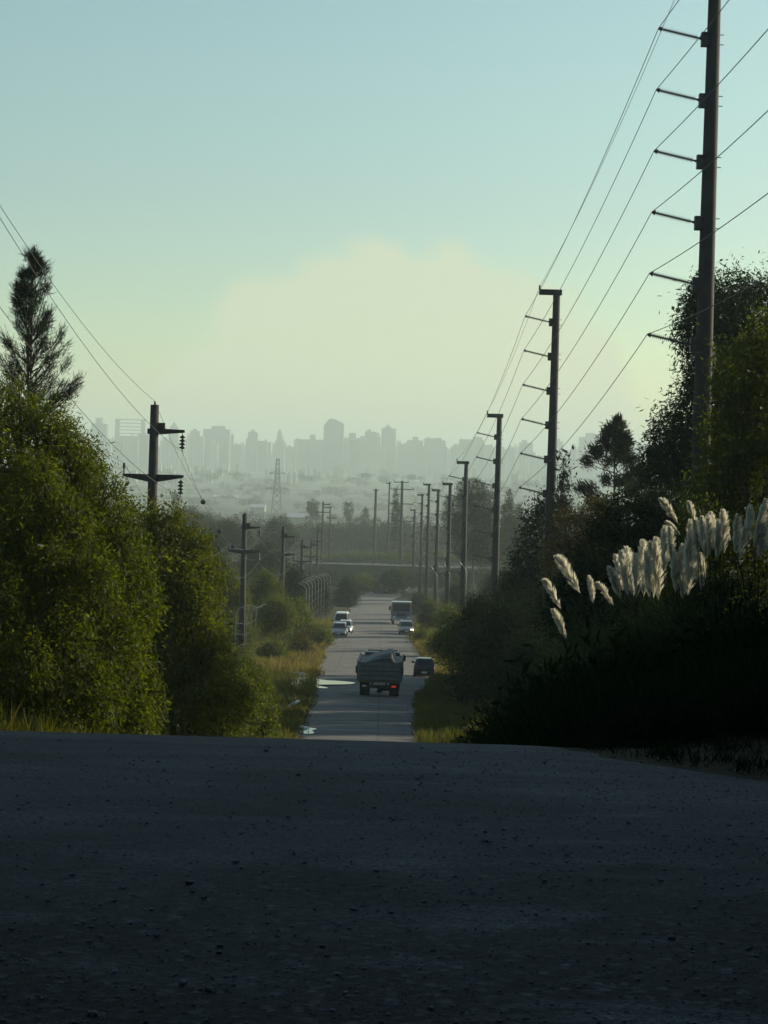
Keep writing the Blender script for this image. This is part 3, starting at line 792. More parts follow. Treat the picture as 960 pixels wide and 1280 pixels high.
grass('low_weeds', 'sparse low weeds at the asphalt edge on the right', rng, tufted(strip(140, 10.5, 17, 1, .25, 1.6), 14, .05), .1, .008, 'darkgrass', .5)
# undergrowth on the right bank: broad leaves under the plumes
mb = MB()
ul = []
for i in range(60):
    y = 22 + 26 * rng.uniform(); x = float(XR(y)) + 1.4 + 6.5 * rng.uniform()
    ul.append((x, y, g1(x, y) + .35, .8, .8, rng.uniform(.5, .95)))
mb.quads(crown_quads(rng, ul, 2.2, .18, .16, .045, -.2, 24, .4))
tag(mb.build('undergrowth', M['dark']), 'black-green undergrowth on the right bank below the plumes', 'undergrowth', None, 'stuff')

# unseen wood shading crest and bank; left and rear masses added as shade
mb = MB()
wl = []
for i in range(40):
    y = -14 + 54 * i / 39 + rng.normal(0, 1); x = 17 + rng.uniform(-4, 5)
    for zz in ((1.5, 4.5, 7.5, 10.0, 12.5) if y < 30 else (-1, 1.5, 3.6)):
        wl.append((x + rng.normal(0, 1), y + rng.normal(0, 1), zz + rng.normal(0, .5), 2.8, 2.8, 2.3)); wl.append((x + 5 + rng.normal(0, 1), y + rng.normal(0, 1), zz + rng.normal(0, .5), 2.8, 2.8, 2.3))
for i in range(20):
    y = 40 + 18 * i / 19; x = 20 + rng.uniform(-3, 4)
    for zz in (-2.5, 0, 1.8):
        wl.append((x, y, zz + rng.normal(0, .4), 2.2, 2.2, 1.5))
for i in range(30):  # left mass, added out of view to block sky light
    y = -26 + 42 * i / 29
    for zz in (1.5, 5, 8.5, 12):
        wl.append((-13 + rng.uniform(-3, 2), y, zz, 3.0, 3.0, 2.4))
for i in range(16):  # mass behind the camera, added to darken the foreground
    x = -14 + 32 * i / 15
    for zz in (1.5, 5, 8.5, 12, 15):
        wl.append((x, -17 + rng.uniform(-2, 2), zz, 3, 3, 2.4))
mb.quads(crown_quads(rng, wl, 2.0, .5, .5, .25, .2, 20, .3))
tag(mb.build('unseen_shade_wood', M['dark']), 'dense unseen wood on the right of the crest, with left and rear masses added for shade', 'wood', None, 'stuff')

# --- pampas grass
PL = [ (702, 762, 679, 726, 0), (726, 743, 695, 697, 0), (708, 800, 691, 763, 0), (742, 755, 736, 721, 1), (768, 757, 746, 730, 1),
       (775, 750, 761, 710, 2), (778, 740, 769, 695, 2), (785, 747, 776, 691, 2), (792, 747, 782, 686, 2),
       (804, 747, 803, 678, 3), (817, 750, 813, 680, 3), (824, 752, 820, 675, 3),
       (830, 717, 831, 660, 4), (847, 655, 825, 625, 4), (851, 670, 832, 653, 4), (840, 700, 837, 660, 4),
       (853, 750, 853, 683, 5), (860, 747, 861, 670, 5), (870, 727, 870, 682, 5), (877, 740, 875, 693, 5),
       (870, 657, 860, 628, 6), (878, 690, 877, 647, 6), (887, 690, 885, 645, 6), (892, 690, 888, 642, 6), (905, 693, 903, 639, 6), (913, 677, 907, 663, 6), (900, 690, 898, 663, 6),
       (866, 712, 863, 652, 5), (845, 742, 841, 688, 5), (812, 748, 808, 690, 3), (797, 750, 794, 694, 3), (896, 700, 898, 652, 6), (882, 702, 883, 655, 6), (872, 690, 868, 648, 6), (920, 694, 921, 645, 7), (948, 702, 955, 655, 7), (958, 690, 968, 640, 7), (926, 700, 930, 660, 7), (933, 683, 937, 633, 7), (943, 687, 957, 627, 7)]
PD = [40, 38, 36, 35.5, 35, 34.5, 33.5, 31.5]
PLAB = ['pampas grass with three plumes leaning left, lowest and leftmost on the bank', 'small pampas grass with two short plumes beside the leaning ones',
        'pampas grass with four overlapping plumes fanning to the left', 'pampas grass with tall upright bright plumes in the middle of the bank',
        'pampas grass whose tallest plume bends left above the others', 'pampas grass with a sheaf of thin upright shaded plumes', 'pampas grass with a dense bunch of grey plumes under the olive tree',
        'pampas grass with wide spread plumes at the right edge of the bank']
rng = np.random.default_rng(99)
for ci in range(8):
    D = PD[ci]
    mine = [q for q in PL if q[4] == ci]
    mx_ = sum(q[0] for q in mine) / len(mine)
    bx_ = P(mx_ + 6, 700, D).x
    base = Vector((bx_, D, g1(bx_, D)))
    root = thing('pampas_grass', PLAB[ci], 'pampas grass', base, 0, 'pampas grasses on the right bank')
    n = 1500
    c = np.column_stack([rng.normal(0, .12, (n, 2)), np.zeros(n)])
    d = norm(np.column_stack([rng.normal(0, .35, (n, 2)), np.ones(n)]))
    l1 = rng.uniform(.7, 1.7, n)[:, None]
    mid = c + d * l1
    d2 = norm(d + np.column_stack([rng.normal(0, .7, (n, 2)), np.full(n, -.7)]))
    side = norm(np.cross(d, np.array([0, 0, 1.0]) + rng.normal(0, .2, (n, 3)))) * .007
    end = mid + d2 * l1 * .8
    mb = MB()
    mb.quads(np.stack([c - side, c + side, mid + side, mid - side], 1))
    mb.quads(np.stack([mid - side, mid + side, end + side * .2, end - side * .2], 1))
    mb.build('leaves', M['darkgrass'], root)
    for (bx, by, tx, ty, _) in mine:
        dd = D + rng.uniform(-.6, .6)
        a, b_ = P(bx, by, dd) - base, P(tx, ty, dd + rng.uniform(-.15, .15)) - base
        foot = Vector((rng.normal(0, .1), rng.normal(0, .1), 0))
        mb = MB()
        mb.tube([foot, foot.lerp(a, .6) + Vector((.03, 0, .05)), a, a.lerp(b_, .5)], [.009, .008, .006, .004], 5)
        mb.build('stalk', M['darkgrass'], root)
        # feathery plume: fine hairs off a curved axis
        nb, per_ = 96, 14
        pa, pb = np.array(a), np.array(b_)
        ln_ = (b_ - a).length
        ax = norm((pb - pa)[None])
        tb = ((np.arange(nb) + rng.uniform(.2, .8, nb)) / nb) ** .9
        rb = unit(rng, nb); rb = norm(rb - (rb * ax).sum(1, keepdims=True) * ax)
        k_ = np.repeat(np.arange(nb), per_); n = len(k_)
        t = np.clip(tb[k_] + rng.normal(0, .006, n), 0, 1)
        rnd = norm(rb[k_] + rng.normal(0, .13, (n, 3)))
        bow = .12 * abs(b_.x - a.x)
        axis = pa[None] * (1 - t[:, None]) + pb[None] * t[:, None] + np.array([0, 0, 1.0]) * (bow * np.sin(t * math.pi))[:, None]
        prof = np.sin(np.clip(t * .9 + .1, 0, 1) ** .8 * math.pi) ** .8
        hl = (.05 + .20 * prof) * min(1.3, ln_ / .75) * rng.uniform(.8, 1.1, n)
        d1 = norm(rnd * .33 + ax + rng.normal(0, .04, (n, 3)))
        d2 = norm(rnd * .38 + ax * .85 + np.array([.24, 0, -.2]) + rng.normal(0, .05, (n, 3)))
        c0 = axis; md = c0 + d1 * (hl * .55)[:, None]; tipv = md + d2 * (hl * .5)[:, None]
        sv = norm(np.cross(d1, unit(rng, n))) * .004
        mb = MB(); mb.quads(np.stack([c0, md + sv, tipv, md - sv], 1))
        mb.build('plume', M['plume'], root)

# ------------------------------------------------------------------ pole lines
CABLES_R = [[] for _ in range(7)]
ARM = 1.86
def post_insulator(mb, length):
    """ribbed post lying along -x from the origin"""
    pts, rad = [], []
    nsh = 18
    for i in range(nsh):
        x = .12 + (length - .2) * i / nsh
        w_ = (length - .2) / nsh
        pts += [(-x, 0, 0), (-(x + w_ * .45), 0, 0), (-(x + w_ * .5), 0, 0)]
        rad += [.026, .026, .088]
    mb.tube([(0, 0, 0)] + pts + [(-length, 0, 0)], [.05] + rad + [.03], 8)
def big_pole(D, tx, ty, label, taper=(.19, .34), six=True, lean=0.0):
    top = P(tx, ty, D)
    zb = g1(top.x, D)
    H = top.z - zb
    root = thing('power_pole', label, 'power pole', (top.x, D, zb), 0, 'big concrete poles along the right side')
    r1 = taper[0]; r0 = r1 + (taper[1] - r1) * min(1, H / 20)
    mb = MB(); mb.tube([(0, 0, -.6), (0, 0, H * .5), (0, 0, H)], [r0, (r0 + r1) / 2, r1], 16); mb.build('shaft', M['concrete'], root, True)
    mb = MB()
    mb.prism([(-.12, H - .26), (.12, H - .26), (.12, H + .04), (-.12, H + .04)], -.95, .28)
    mb.box((-.93, 0, H + .14), (.09, .09, .24))
    mb.build('top_bracket', M['concrete'], root)
    CABLES_R[0].append(Vector((top.x - .93, D, top.z + .2)))
    th = R(12)
    rm = Matrix.Rotation(th, 4, 'Y')
    for i in range(6):
        z = H - 1.74 - i * ARM
        rr2 = r1 + (r0 - r1) * (1 - z / H)
        mb = MB()
        post_insulator(mb, 1.35)
        o = mb.build('insulator', M['insul'], root)
        o.location = (-rr2 - .16, 0, z + .02); o.rotation_euler = (0, th, 0)
        mb = MB()
        mb.box((-rr2 - .07, 0, z), (.2, .26, .42)); mb.box((-rr2 - .02, 0, z + .17), (.12, .42, .05)); mb.box((-rr2 - .02, 0, z - .17), (.12, .42, .05))
        mb.tube([(-rr2, .0, z + .15), (rr2 + .12, 0, z + .15)], .014, 5); mb.tube([(-rr2, 0, z - .15), (rr2 + .12, 0, z - .15)], .014, 5)
        mb.build('clamp', M['darksteel'], o if False else root)
        tip = Vector((top.x - rr2 - .16 - 1.35 * math.cos(th), D, zb + z + .02 + 1.35 * math.sin(th)))
        CABLES_R[1 + i].append(tip)
    return root
# the pole behind the camera's right shoulder that the near spans run to
big_pole(18, 2060, -1750, 'concrete power pole out on the right bank by the crest')
big_pole(63.5, 894, -22, 'nearest and thickest concrete power pole, running out of the top at the right')
big_pole(113, 696, 363, 'second concrete power pole, in front of the slender conifer')
big_pole(159, 624.5, 518, 'third concrete power pole, with open sky and city behind its top')
big_pole(205, 583, 577, 'fourth concrete power pole, left of the hazy spreading tree')
big_pole(251, 563, 604, 'fifth concrete power pole, over the far bushes of the right verge')
big_pole(297, 548, 612, 'sixth concrete power pole, thin and short in the row')
big_pole(343, 536.5, 605, 'seventh concrete power pole, slightly taller than its neighbours')
big_pole(390, 528, 618, 'eighth concrete power pole, close behind the seventh')
big_pole(436, 518.5, 637, 'ninth and farthest concrete power pole, lowest of the row')
def cable(name, label, pts, r, sag, group, n=18):
    mb = MB(); path = []
    for a, b_ in zip(pts[:-1], pts[1:]):
        s_ = sag * ((b_ - a).length / 46.0) ** 2
        for i in range(n):
            t = i / n
            p = a.lerp(b_, t); p.z -= s_ * 4 * t * (1 - t); path.append(p)
    path.append(pts[-1])
    o0 = path[0].copy()
    mb.tube([p - o0 for p in path], r, 5)
    o = mb.build(name, M['wire'], None, True); o.location = o0
    return tag(o, label, 'cable', group)
nmR = ['thin earth wire strung along the tops of the concrete poles', 'uppermost conductor on the concrete poles, just under the earth wire', 'second conductor from the top on the concrete poles',
       'third conductor from the top on the concrete poles', 'fourth conductor from the top on the concrete poles', 'fifth conductor from the top on the concrete poles', 'lowest conductor on the concrete poles']
for i in range(7):
    cable('overhead_cable', nmR[i], CABLES_R[i], .009 if i == 0 else .0125, .45, 'wires of the concrete pole line')

CABLES_L = [[] for _ in range(4)]
def hang_insulator(mb, z0, n=4):
    mb.tube([(0, 0, z0), (0, 0, z0 - .12)], .015, 5)
    for i in range(n):
        z = z0 - .1 - i * .14
        mb.tube([(0, 0, z), (0, 0, z - .03), (0, 0, z - .08), (0, 0, z - .09), (0, 0, z - .14)], [.03, .05, .14, .13, .03], 10)
    mb.tube([(0, 0, z0 - .1 - n * .14), (0, 0, z0 - .2 - n * .14)], .02, 5)
def arm_pole(D, tx, ty, label, H=None, mat='concrete'):
    top = P(tx, ty, D); zb = g1(top.x, D); H = top.z - zb
    root = thing('crossarm_pole', label, 'power pole', (top.x, D, zb), 0, 'crossarm poles along the left side')
    mb = MB(); mb.tube([(0, 0, -.6), (0, 0, H)], [.27, .17], 12); mb.tube([(0, 0, H), (0, 0, H + .14)], .04, 6)
    mb.build('shaft', M[mat], root, True)
    mb = MB(); zu = H - 1.05
    mb.prism([(-.09, zu - .12), (.09, zu - .12), (.09, zu + .1), (-.09, zu + .1)], -.26, .28)
    vs = [(.2, s_ * .08, zu + q) for s_ in (-1, 1) for q in (-.13, .11)] + [(1.22, s_ * .06, zu + q) for s_ in (-1, 1) for q in (-.03, .08)]
    mb.add(vs, [(0, 1, 3, 2), (4, 6, 7, 5), (0, 4, 5, 1), (2, 3, 7, 6), (0, 2, 6, 4), (1, 5, 7, 3)])
    mb.box((.30, 0, zu + .22), (.26, .2, .24))
    mb.build('upper_arm', M[mat], root)
    mb = MB(); zl = H - 2.85
    for sg, le in ((1, 1.22), (-1, 1.2)):
        vs = [(sg * .1, s_ * .09, zl + q) for s_ in (-1, 1) for q in (-.24, .08)] + [(sg * le, s_ * .06, zl + q) for s_ in (-1, 1) for q in (-.03, .08)]
        mb.add(vs, [(0, 1, 3, 2), (4, 6, 7, 5), (0, 4, 5, 1), (2, 3, 7, 6), (0, 2, 6, 4), (1, 5, 7, 3)])
    mb.build('lower_arm', M[mat], root)
    for (x, z0) in ((1.14, zu - .03), (1.12, zl - .03)):
        mb = MB(); hang_insulator(mb, 0); o = mb.build('hanging_insulator', M['insul'], root, True); o.location = (x, 0, z0)
    mb = MB(); mb.tube([(-1.16, 0, zl), (-1.16, 0, zl + .28), (-1.16, 0, zl + .3), (-1.16, 0, zl + .5)], [.03, .03, .06, .05], 8)
    mb.build('pin_insulator', M['insul'], root)
    w_ = Vector((top.x, D, zb))
    CABLES_L[0].append(w_ + Vector((0, 0, H + .14))); CABLES_L[1].append(w_ + Vector((1.14, 0, zu - .78)))
    CABLES_L[2].append(w_ + Vector((-1.16, 0, zl + .5))); CABLES_L[3].append(w_ + Vector((1.12, 0, zl - .78)))
    return root
arm_pole(12, -1560, -2640, 'crossarm pole out on the left beside the crest')
arm_pole(83, 193.5, 506, 'nearest pole with two crossarms, rising from the rounded green tree on the left')
arm_pole(158, 306, 642, 'second pole with two crossarms, standing beside bent-top posts')
arm_pole(214, 354.5, 658, 'third pole with two crossarms on the left')
arm_pole(268, 378, 674, 'fourth pole with two crossarms, small above the bushes')
arm_pole(330, 389.5, 673, 'fifth pole with two crossarms, close beside the fourth')
arm_pole(400, 397.5, 658, 'sixth and farthest pole with two crossarms, before the tall twin poles')
nmL = ['earth wire along the tops of the crossarm poles', 'wire hung from the upper arms of the crossarm poles', 'wire on the pin insulators at the left arm ends', 'wire hung from the right ends of the lower arms']
for i in range(4):
    o = cable('overhead_cable', nmL[i], CABLES_L[i], .0085, .8, 'wires of the crossarm pole line')
    if i == 1:
        a, b_ = CABLES_L[1][1], CABLES_L[1][2]
        for t in (.17, .34, .52, .72):
            p = a.lerp(b_, t); p.z -= .8 * ((b_ - a).length / 46) ** 2 * 4 * t * (1 - t)
            mb = MB(); mb.tube([(-.02, -.16, 0), (0, -.1, 0), (0, .1, 0), (0.02, .16, 0)], [.03, .12, .12, .03], 8)
            q = mb.build('wire_marker', M['darksteel'], o); q.location = p - o.location

# taller thin poles at the far end
def far_pole(D, tx, ty, arms, label, r=.2, mat='concrete'):
    top = P(tx, ty, D); zb = g1(top.x, D); H = top.z - zb
    root = thing('far_pole', label, 'power pole', (top.x, D, zb), 0, 'far poles beyond the bend of the street')
    mb = MB(); mb.tube([(0, 0, -.6), (0, 0, H)], [r * 1.5, r], 8); mb.build('shaft', M[mat], root, True)
    for (dz, x0, x1) in arms:
        mb = MB(); mb.box(((x0 + x1) / 2, 0, H - dz), (x1 - x0, .2, .22))
        for x in (x0 + .1, x1 - .1): mb.tube([(x, 0, H - dz), (x, 0, H - dz + .4)], [.07, .1], 6)
        mb.build('crossarm', M[mat], root)
far_pole(470, 404, 627, [(.6, -.2, 1.6), (2.4, -1.4, 1.6)], 'tall left one of the twin far poles above the bushes', .2, 'woodpole')
far_pole(500, 413, 633, [(.3, -2, .3), (2.8, -.8, 1.2)], 'right one of the twin far poles, joined at the top', .14, 'woodpole')
far_pole(600, 470, 611, [(.5, -.8, .8)], 'plain far pole left of the thin mast', .34)
far_pole(580, 487, 602, [(.5, -1, .3)], 'thin tall far mast between two thicker poles', .2)
far_pole(540, 503, 601, [(.4, -2.2, 1.6), (2.2, -3, 3), (6, -3, 3), (10.5, -2.6, 3)], 'far pole with four wide crossarms', .34)

# lattice pylon
Dp = 1500
bp = P(345.5, 646, Dp); tp = P(350.5, 573, Dp)
H = tp.z - bp.z
root = thing('lattice_pylon', 'steel lattice pylon standing alone in the haze below the skyline', 'pylon', (bp.x, Dp, g1(bp.x, Dp)))
zo = bp.z - g1(bp.x, Dp)
mb = MB()
def pw(t): return 3.7 * (1 - t) + 1.0 * t if t < .62 else 1.55 * (1 - (t - .62) / .38) * .55 + .9
lv = [0, .16, .3, .42, .52, .62, .70, .78, .86, .94, 1.0]
for i in range(len(lv) - 1):
    a, b_ = lv[i], lv[i + 1]; wa, wb = pw(a), pw(b_)
    za, zb_ = (zo * 1 + H * a if i else 0), zo + H * b_
    cs = [(1, 1), (1, -1), (-1, -1), (-1, 1)]
    for j in range(4):
        p, q = cs[j], cs[(j + 1) % 4]
        mb.tube([(p[0]*wa, p[1]*wa, za), (p[0]*wb, p[1]*wb, zb_)], .28, 4)
        mb.tube([(p[0]*wa, p[1]*wa, za), (q[0]*wb, q[1]*wb, zb_)], .16, 4)
        mb.tube([(q[0]*wa, q[1]*wa, za), (p[0]*wb, p[1]*wb, zb_)], .16, 4)
mb.build('lattice_frame', M['darksteel'], root)
for t, le in ((.48, 8.4), (.74, 6.2)):
    mb = MB(); z = zo + H * t
    for sg in (-1, 1):
        for y in (-1, 1):
            mb.tube([(0, y, z), (sg * le, 0, z)], .2, 4)
        mb.tube([(0, 0, z + 1.8), (sg * le, 0, z)], .18, 4)
        mb.tube([(sg * le, 0, z), (sg * le, 0, z - 1.2)], .16, 4)
    mb.build('crossarm', M['darksteel'], root)
cable('pylon_cable', 'faint wire running level from the lattice pylon across the haze', [Vector((bp.x - 700, Dp + 120, bp.z + H * .5)), Vector((bp.x, Dp, bp.z + H * .48)), Vector((bp.x + 420, Dp + 40, bp.z + H * .33))], .10, .03, None)

# tall bent-top fence posts on the left verge
def bent_fence(label, posts, h, side):
    D0, x0 = posts[0]
    root = thing('tall_fence', label, 'fence', (x0, D0, g1(x0, D0)))
    o0 = Vector((x0, D0, g1(x0, D0)))
    tips = []
    for D, x in posts:
        b_ = Vector((x, D, g1(x, D))) - o0
        mb = MB()
        mb.tube([b_ - Vector((0, 0, .3)), b_ + Vector((0, 0, h - .5)), b_ + Vector((side * .25, 0, h - .12)), b_ + Vector((side * .85, 0, h + .12))], [.062, .055, .05, .04], 6)
        mb.build('post', M['concrete_pale'], root, True)
        tips.append(b_)
    mb = MB()
    for q in [(0, z) for z in (.8, 1.6, 2.4, 3.2, 4.0) if z < h - .5] + [(side * .3, h - .08), (side * .55, h + .02), (side * .8, h + .12)]:
        mb.tube([t + Vector((q[0], -.09, q[1])) for t in tips], .012, 4)
    mb.build('fence_wires', M['wire'], root)
posts = []
for i in range(9):
    D = 212 + i * 9.5
    px = 378 + 26 * i / 8 + (10 if i == 0 else 0)
    posts.append((D, P(382 + 30 * i / 8, 770, D).x))
bent_fence('fence of tall bent-top concrete posts beside the parked white cars', posts, 5.6, -1)
posts = [(D, P(px, 800, D).x) for D, px in ((150, 294), (160, 307), (167, 313), (174, 319))]
bent_fence('short run of bent-top concrete posts around the second crossarm pole', posts, 4.4, 1)
# galvanised braces between the far right poles
def brace(D, pts, label):
    pts = [P(a, b_, D) for a, b_ in pts]
    root = thing('street_lamp', label, 'street lamp', (pts[0].x, D, g1(pts[0].x, D)), 0, 'slim street lamps on the right')
    o0 = root.location.copy()
    mb = MB(); mb.tube([Vector((0, 0, -.3))] + [p - o0 for p in pts[1:]], [.07] + [.05] * (len(pts) - 2) + [.05], 6); mb.build('column', M['steel'], root, True)
    e = pts[-1] - o0; f_ = pts[-2] - o0
    dv_ = (e - f_).normalized()
    mb = MB(); mb.tube([e - dv_ * .1, e + dv_ * .3, e + dv_ * .75], [.05, .08, .04], 8); mb.build('lamp_head', M['steel'], root, True)
brace(235, [(545, 775), (546, 722), (545, 717), (541, 712)], 'slim pale street lamp in front of the sixth concrete pole')
brace(205, [(561, 772), (562, 718), (560, 713), (557, 709)], 'slim pale street lamp beside the fifth concrete pole')
brace(185, [(582, 770), (583, 715), (581, 710), (577, 706)], 'slim pale street lamp beside the fourth concrete pole')
brace(330, [(530, 755), (524, 690), (527, 668), (532, 648)], 'slim pale street lamp leaning among the far concrete poles')
brace(350, [(517, 752), (519, 700), (521, 690), (524, 665)], 'slim pale street lamp leaning left of the far concrete poles')

# ------------------------------------------------------------------ the city
rngc = random.Random(17)
def block(x0, x1, yt, D, mat, parts=(), label=None, slant=None, name='tower_block', cat='building', yb=604):
    D *= 1.1
    a, b_ = P(x0, yt, D), P(x1, yt, D)
    xm = (a.x + b_.x) / 2; w_ = b_.x - a.x
    zb = g1(xm, D) - 6
    h = (a.z + b_.z) / 2 - zb
    root = thing(name, label, cat, (xm, D, zb), R(rngc.uniform(-25, 25)) * 0, 'buildings of the hazy city skyline')
    dp = max(14, min(50, w_ * rngc.uniform(.7, 1.1)))
    mb = MB()
    if slant:
        hl, hr = slant; s_ = D / F
        mb.add([(-w_/2, 0, 0), (w_/2, 0, 0), (w_/2, dp, 0), (-w_/2, dp, 0), (-w_/2, 0, h + hl*s_), (-w_*.22, 0, h), (w_*.05, 0, h - 1*s_), (w_/2, 0, h + hr*s_), (-w_/2, dp, h + hl*s_), (-w_*.22, dp, h), (w_*.05, dp, h - 1*s_), (w_/2, dp, h + hr*s_)],
               [(0, 1, 7, 6, 5, 4), (3, 8, 9, 10, 11, 2), (0, 4, 8, 3), (1, 2, 11, 7), (4, 5, 9, 8), (5, 6, 10, 9), (6, 7, 11, 10)])
    else:
        mb.box((0, dp / 2, h / 2), (w_, dp, h))
        mb.box((0, dp / 2, h + .5), (w_ + .6, dp + .6, 1.0))
    mb.build('wall', CITY[mat], root)
    for kind, px0, px1, py in parts:
        c0, c1 = P(px0, py, D), P(px1, py, D)
        pz = c0.z - zb; xc = (c0.x + c1.x) / 2 - xm; pw_ = c1.x - c0.x
        mb = MB()
        if kind == 'spire':
            mb.tube([(xc, dp/2, h + .9), (xc, dp/2, (h + pz) / 2), (xc, dp/2, pz)], [pw_/2, pw_/3, .3], 8)
        elif kind == 'dome':
            hh = pz - h
            mb.tube([(xc, dp/2, h + .9)] + [(xc, dp/2, h + hh * math.sin(q)) for q in (.2, .5, .8, 1.1, 1.4)], [pw_/2] + [pw_/2 * math.cos(q) for q in (.2, .5, .8, 1.1, 1.4)], 12)
        elif kind == 'mast':
            mb.tube([(xc, dp/2, h + .9), (xc, dp/2, pz)], [.6, .3], 5)
        else:
            mb.box((xc, dp / 2, (h + 1.0 + pz) / 2 + .003), (pw_, dp * .6, max(.5, pz - h - 1.0)))
        mb.build({'spire': 'spire', 'dome': 'dome', 'mast': 'mast'}.get(kind, 'roof_house'), CITY[mat], root)
    return root
named = [
    (114, 133, 530, 4000, 0, [('box', 119, 127, 522)], 'hazy tower with a narrower top storey, left of the open-frame building'),
    (212, 223, 534, 4100, 1, [('spire', 213, 222, 527)], 'hazy block with a small pyramid roof, right of the nearest crossarm pole'),
    (254, 287, 537, 4000, 0, [('box', 264, 281, 532), ('mast', 274, 275, 527)], 'wide hazy block stepping up to a central peak'),
    (344, 356, 551, 4050, 1, [('box', 346, 354, 545), ('dome', 346, 354, 536), ('mast', 350, 350.6, 530)], 'slim hazy tower with a dome and thin mast'),
    (405, 430, 523, 3900, 3, [], 'tallest tower of the skyline, with a slanted roof'),
    (477, 495, 536, 3950, 0, [('box', 481, 489, 533), ('spire', 483, 487, 529)], 'second tallest tower of the skyline, with a pointed cap'),
    (461, 476, 546, 4000, 1, [('box', 469, 474, 541)], 'hazy block touching the left side of the pointed-cap tower'),
    (511, 529, 551, 4000, 2, [('box', 516, 523, 546), ('mast', 519, 519.6, 543)], 'hazy stepped block standing apart in the middle right of the skyline'),
    (430, 459, 548, 4000, 1, [('box', 436, 445, 541), ('box', 450, 456, 545)], 'wide hazy block with two roof houses, just right of the tallest tower'),
    (374, 405, 550, 4020, 0, [('box', 387, 394, 543)], 'wide hazy block with one roof house, just left of the tallest tower'),
    (725, 746, 547, 4000, 0, [('box', 733, 743, 541)], 'hazy stepped tower seen right of the second concrete pole'),
    (575, 605, 550, 4000, 2, [('box', 592, 603, 546)], 'wide hazy block seen left of the third concrete pole'),
    (538, 557, 551, 4000, 0, [('box', 545, 552, 547)], 'hazy block behind the far poles with a square roof house'),
    (310, 322, 541, 4020, 0, [('spire', 312, 320, 536)], 'hazy block with a low pointed roof, left part of the skyline'),
    (238, 250, 539, 4050, 1, [('box', 241, 246, 536)], 'narrow hazy block between the pyramid roof and the central peak'),
    (690, 704, 552, 4000, 1, [('box', 694, 700, 548)], 'hazy block peeking out right beside the second concrete pole'),
    (650, 666, 554, 4050, 2, [('box', 653, 659, 550)], 'brown hazy block between the third and second concrete poles'),
]
for q in named:
    x0, x1, yt, D, m_, pr, lb = q
    block(x0, x1, yt, D, m_, pr, lb, slant=(-9, -6) if x0 == 405 else None)
# open-frame building under construction
D = 4400
a, b_ = P(144, 524, D), P(181, 524, D); zb = g1((a.x + b_.x) / 2, D) - 6
root = thing('framed_building', 'hazy building whose top floors are an open frame of bars', 'building', ((a.x + b_.x) / 2, D, zb), 0, 'buildings of the hazy city skyline')
w_ = b_.x - a.x; h = a.z - zb; hs = P(160, 545, D).z - zb
mb = MB(); mb.box((0, 10, hs / 2), (w_, 20, hs)); mb.build('wall', CITY[0], root)
mb = MB()
for zz in np.linspace(hs + 5.5, h, 5): mb.box((0, 10, zz), (w_, 20, 1.8))
mb.build('floor_slab', CITY[0], root)
mb = MB()
for xx in (-w_/2 + 4, w_/2 - 4): mb.box((xx, 10, (hs + h) / 2), (8, 18, h - hs - .2))
mb.build('stair_core', CITY[0], root)
tall = ['grey hazy tower block with a flat roof in the skyline', 'pale hazy tower block with a flat roof in the skyline', 'brown hazy tower block with a flat roof in the skyline', 'glassy hazy tower block with a flat roof in the skyline']
x = 92.0
while x < 870:
    w_ = rngc.choice([rngc.uniform(3.5, 6), rngc.uniform(6, 14)])
    D = rngc.uniform(3700, 4500)
    m_ = rngc.choice([0, 0, 1, 1, 2, 3])
    yt = rngc.gauss(557, 5.5) + (x - 480) * .016
    pr = []
    if rngc.random() < .75: pr.append(('box', x + w_ * .25, x + w_ * rngc.uniform(.5, .75), yt - rngc.uniform(1.5, 4.5)))
    if rngc.random() < .35: pr.append(('box', x + w_ * .78, x + w_ * .97, yt - rngc.uniform(1, 2.5)))
    if rngc.random() < .25: pr.append(('mast', x + w_ * .1, x + w_ * .1 + .5, yt - rngc.uniform(3, 7)))
    block(x, x + w_, yt, D, m_, pr, tall[m_])
    x += w_ * rngc.uniform(.55, 1.0)
low = ['low grey hazy block on the slope below the skyline', 'low pale hazy block on the slope below the skyline', 'low brown hazy block on the slope below the skyline', 'low glassy hazy block on the slope below the skyline']
for i in range(150):
    x = rngc.uniform(90, 860); w_ = rngc.uniform(3, 9); D = rngc.uniform(2600, 3800)
    m_ = rngc.choice([0, 1, 1, 1, 2])
    D2 = D * 1.1; c = P(x, 600, D2); zg = g1(c.x, D2)
    yt = 600 - (zg + rngc.uniform(6, 22) - c.z) * F / D2
    block(x, x + w_, yt, D, m_, [], low[m_])
# sheds with pale roofs in the valley
for px, py, w_, D, lb in ((372, 642, 26, 1050, 'long pale-roofed shed at the edge of the far wood'), (322, 630, 18, 1500, 'pale-roofed shed on the slope left of the lattice pylon'),
                      (282, 607, 30, 2300, 'long white roof on the far slope left of the lattice pylon'), (516, 586, 14, 3300, 'pale wide house below the stepped block')):
    c = P(px, py, D); zg = g1(c.x, D); ww = w_ * D / F; hh = min(5.5, max(3.5, c.z - zg))
    root = thing('shed', lb, 'shed', (c.x, D, zg))
    mb = MB(); mb.box((0, 6, hh / 2 - .5), (ww, 12, hh + 1)); mb.build('wall', M['housewall'], root)
    mb = MB(); mb.prism([(-1, hh + .02), (13, hh + .02), (6, hh + 2.2)], -ww/2 - .5, ww/2 + .5); mb.build('roof', M['roofwhite'], root)

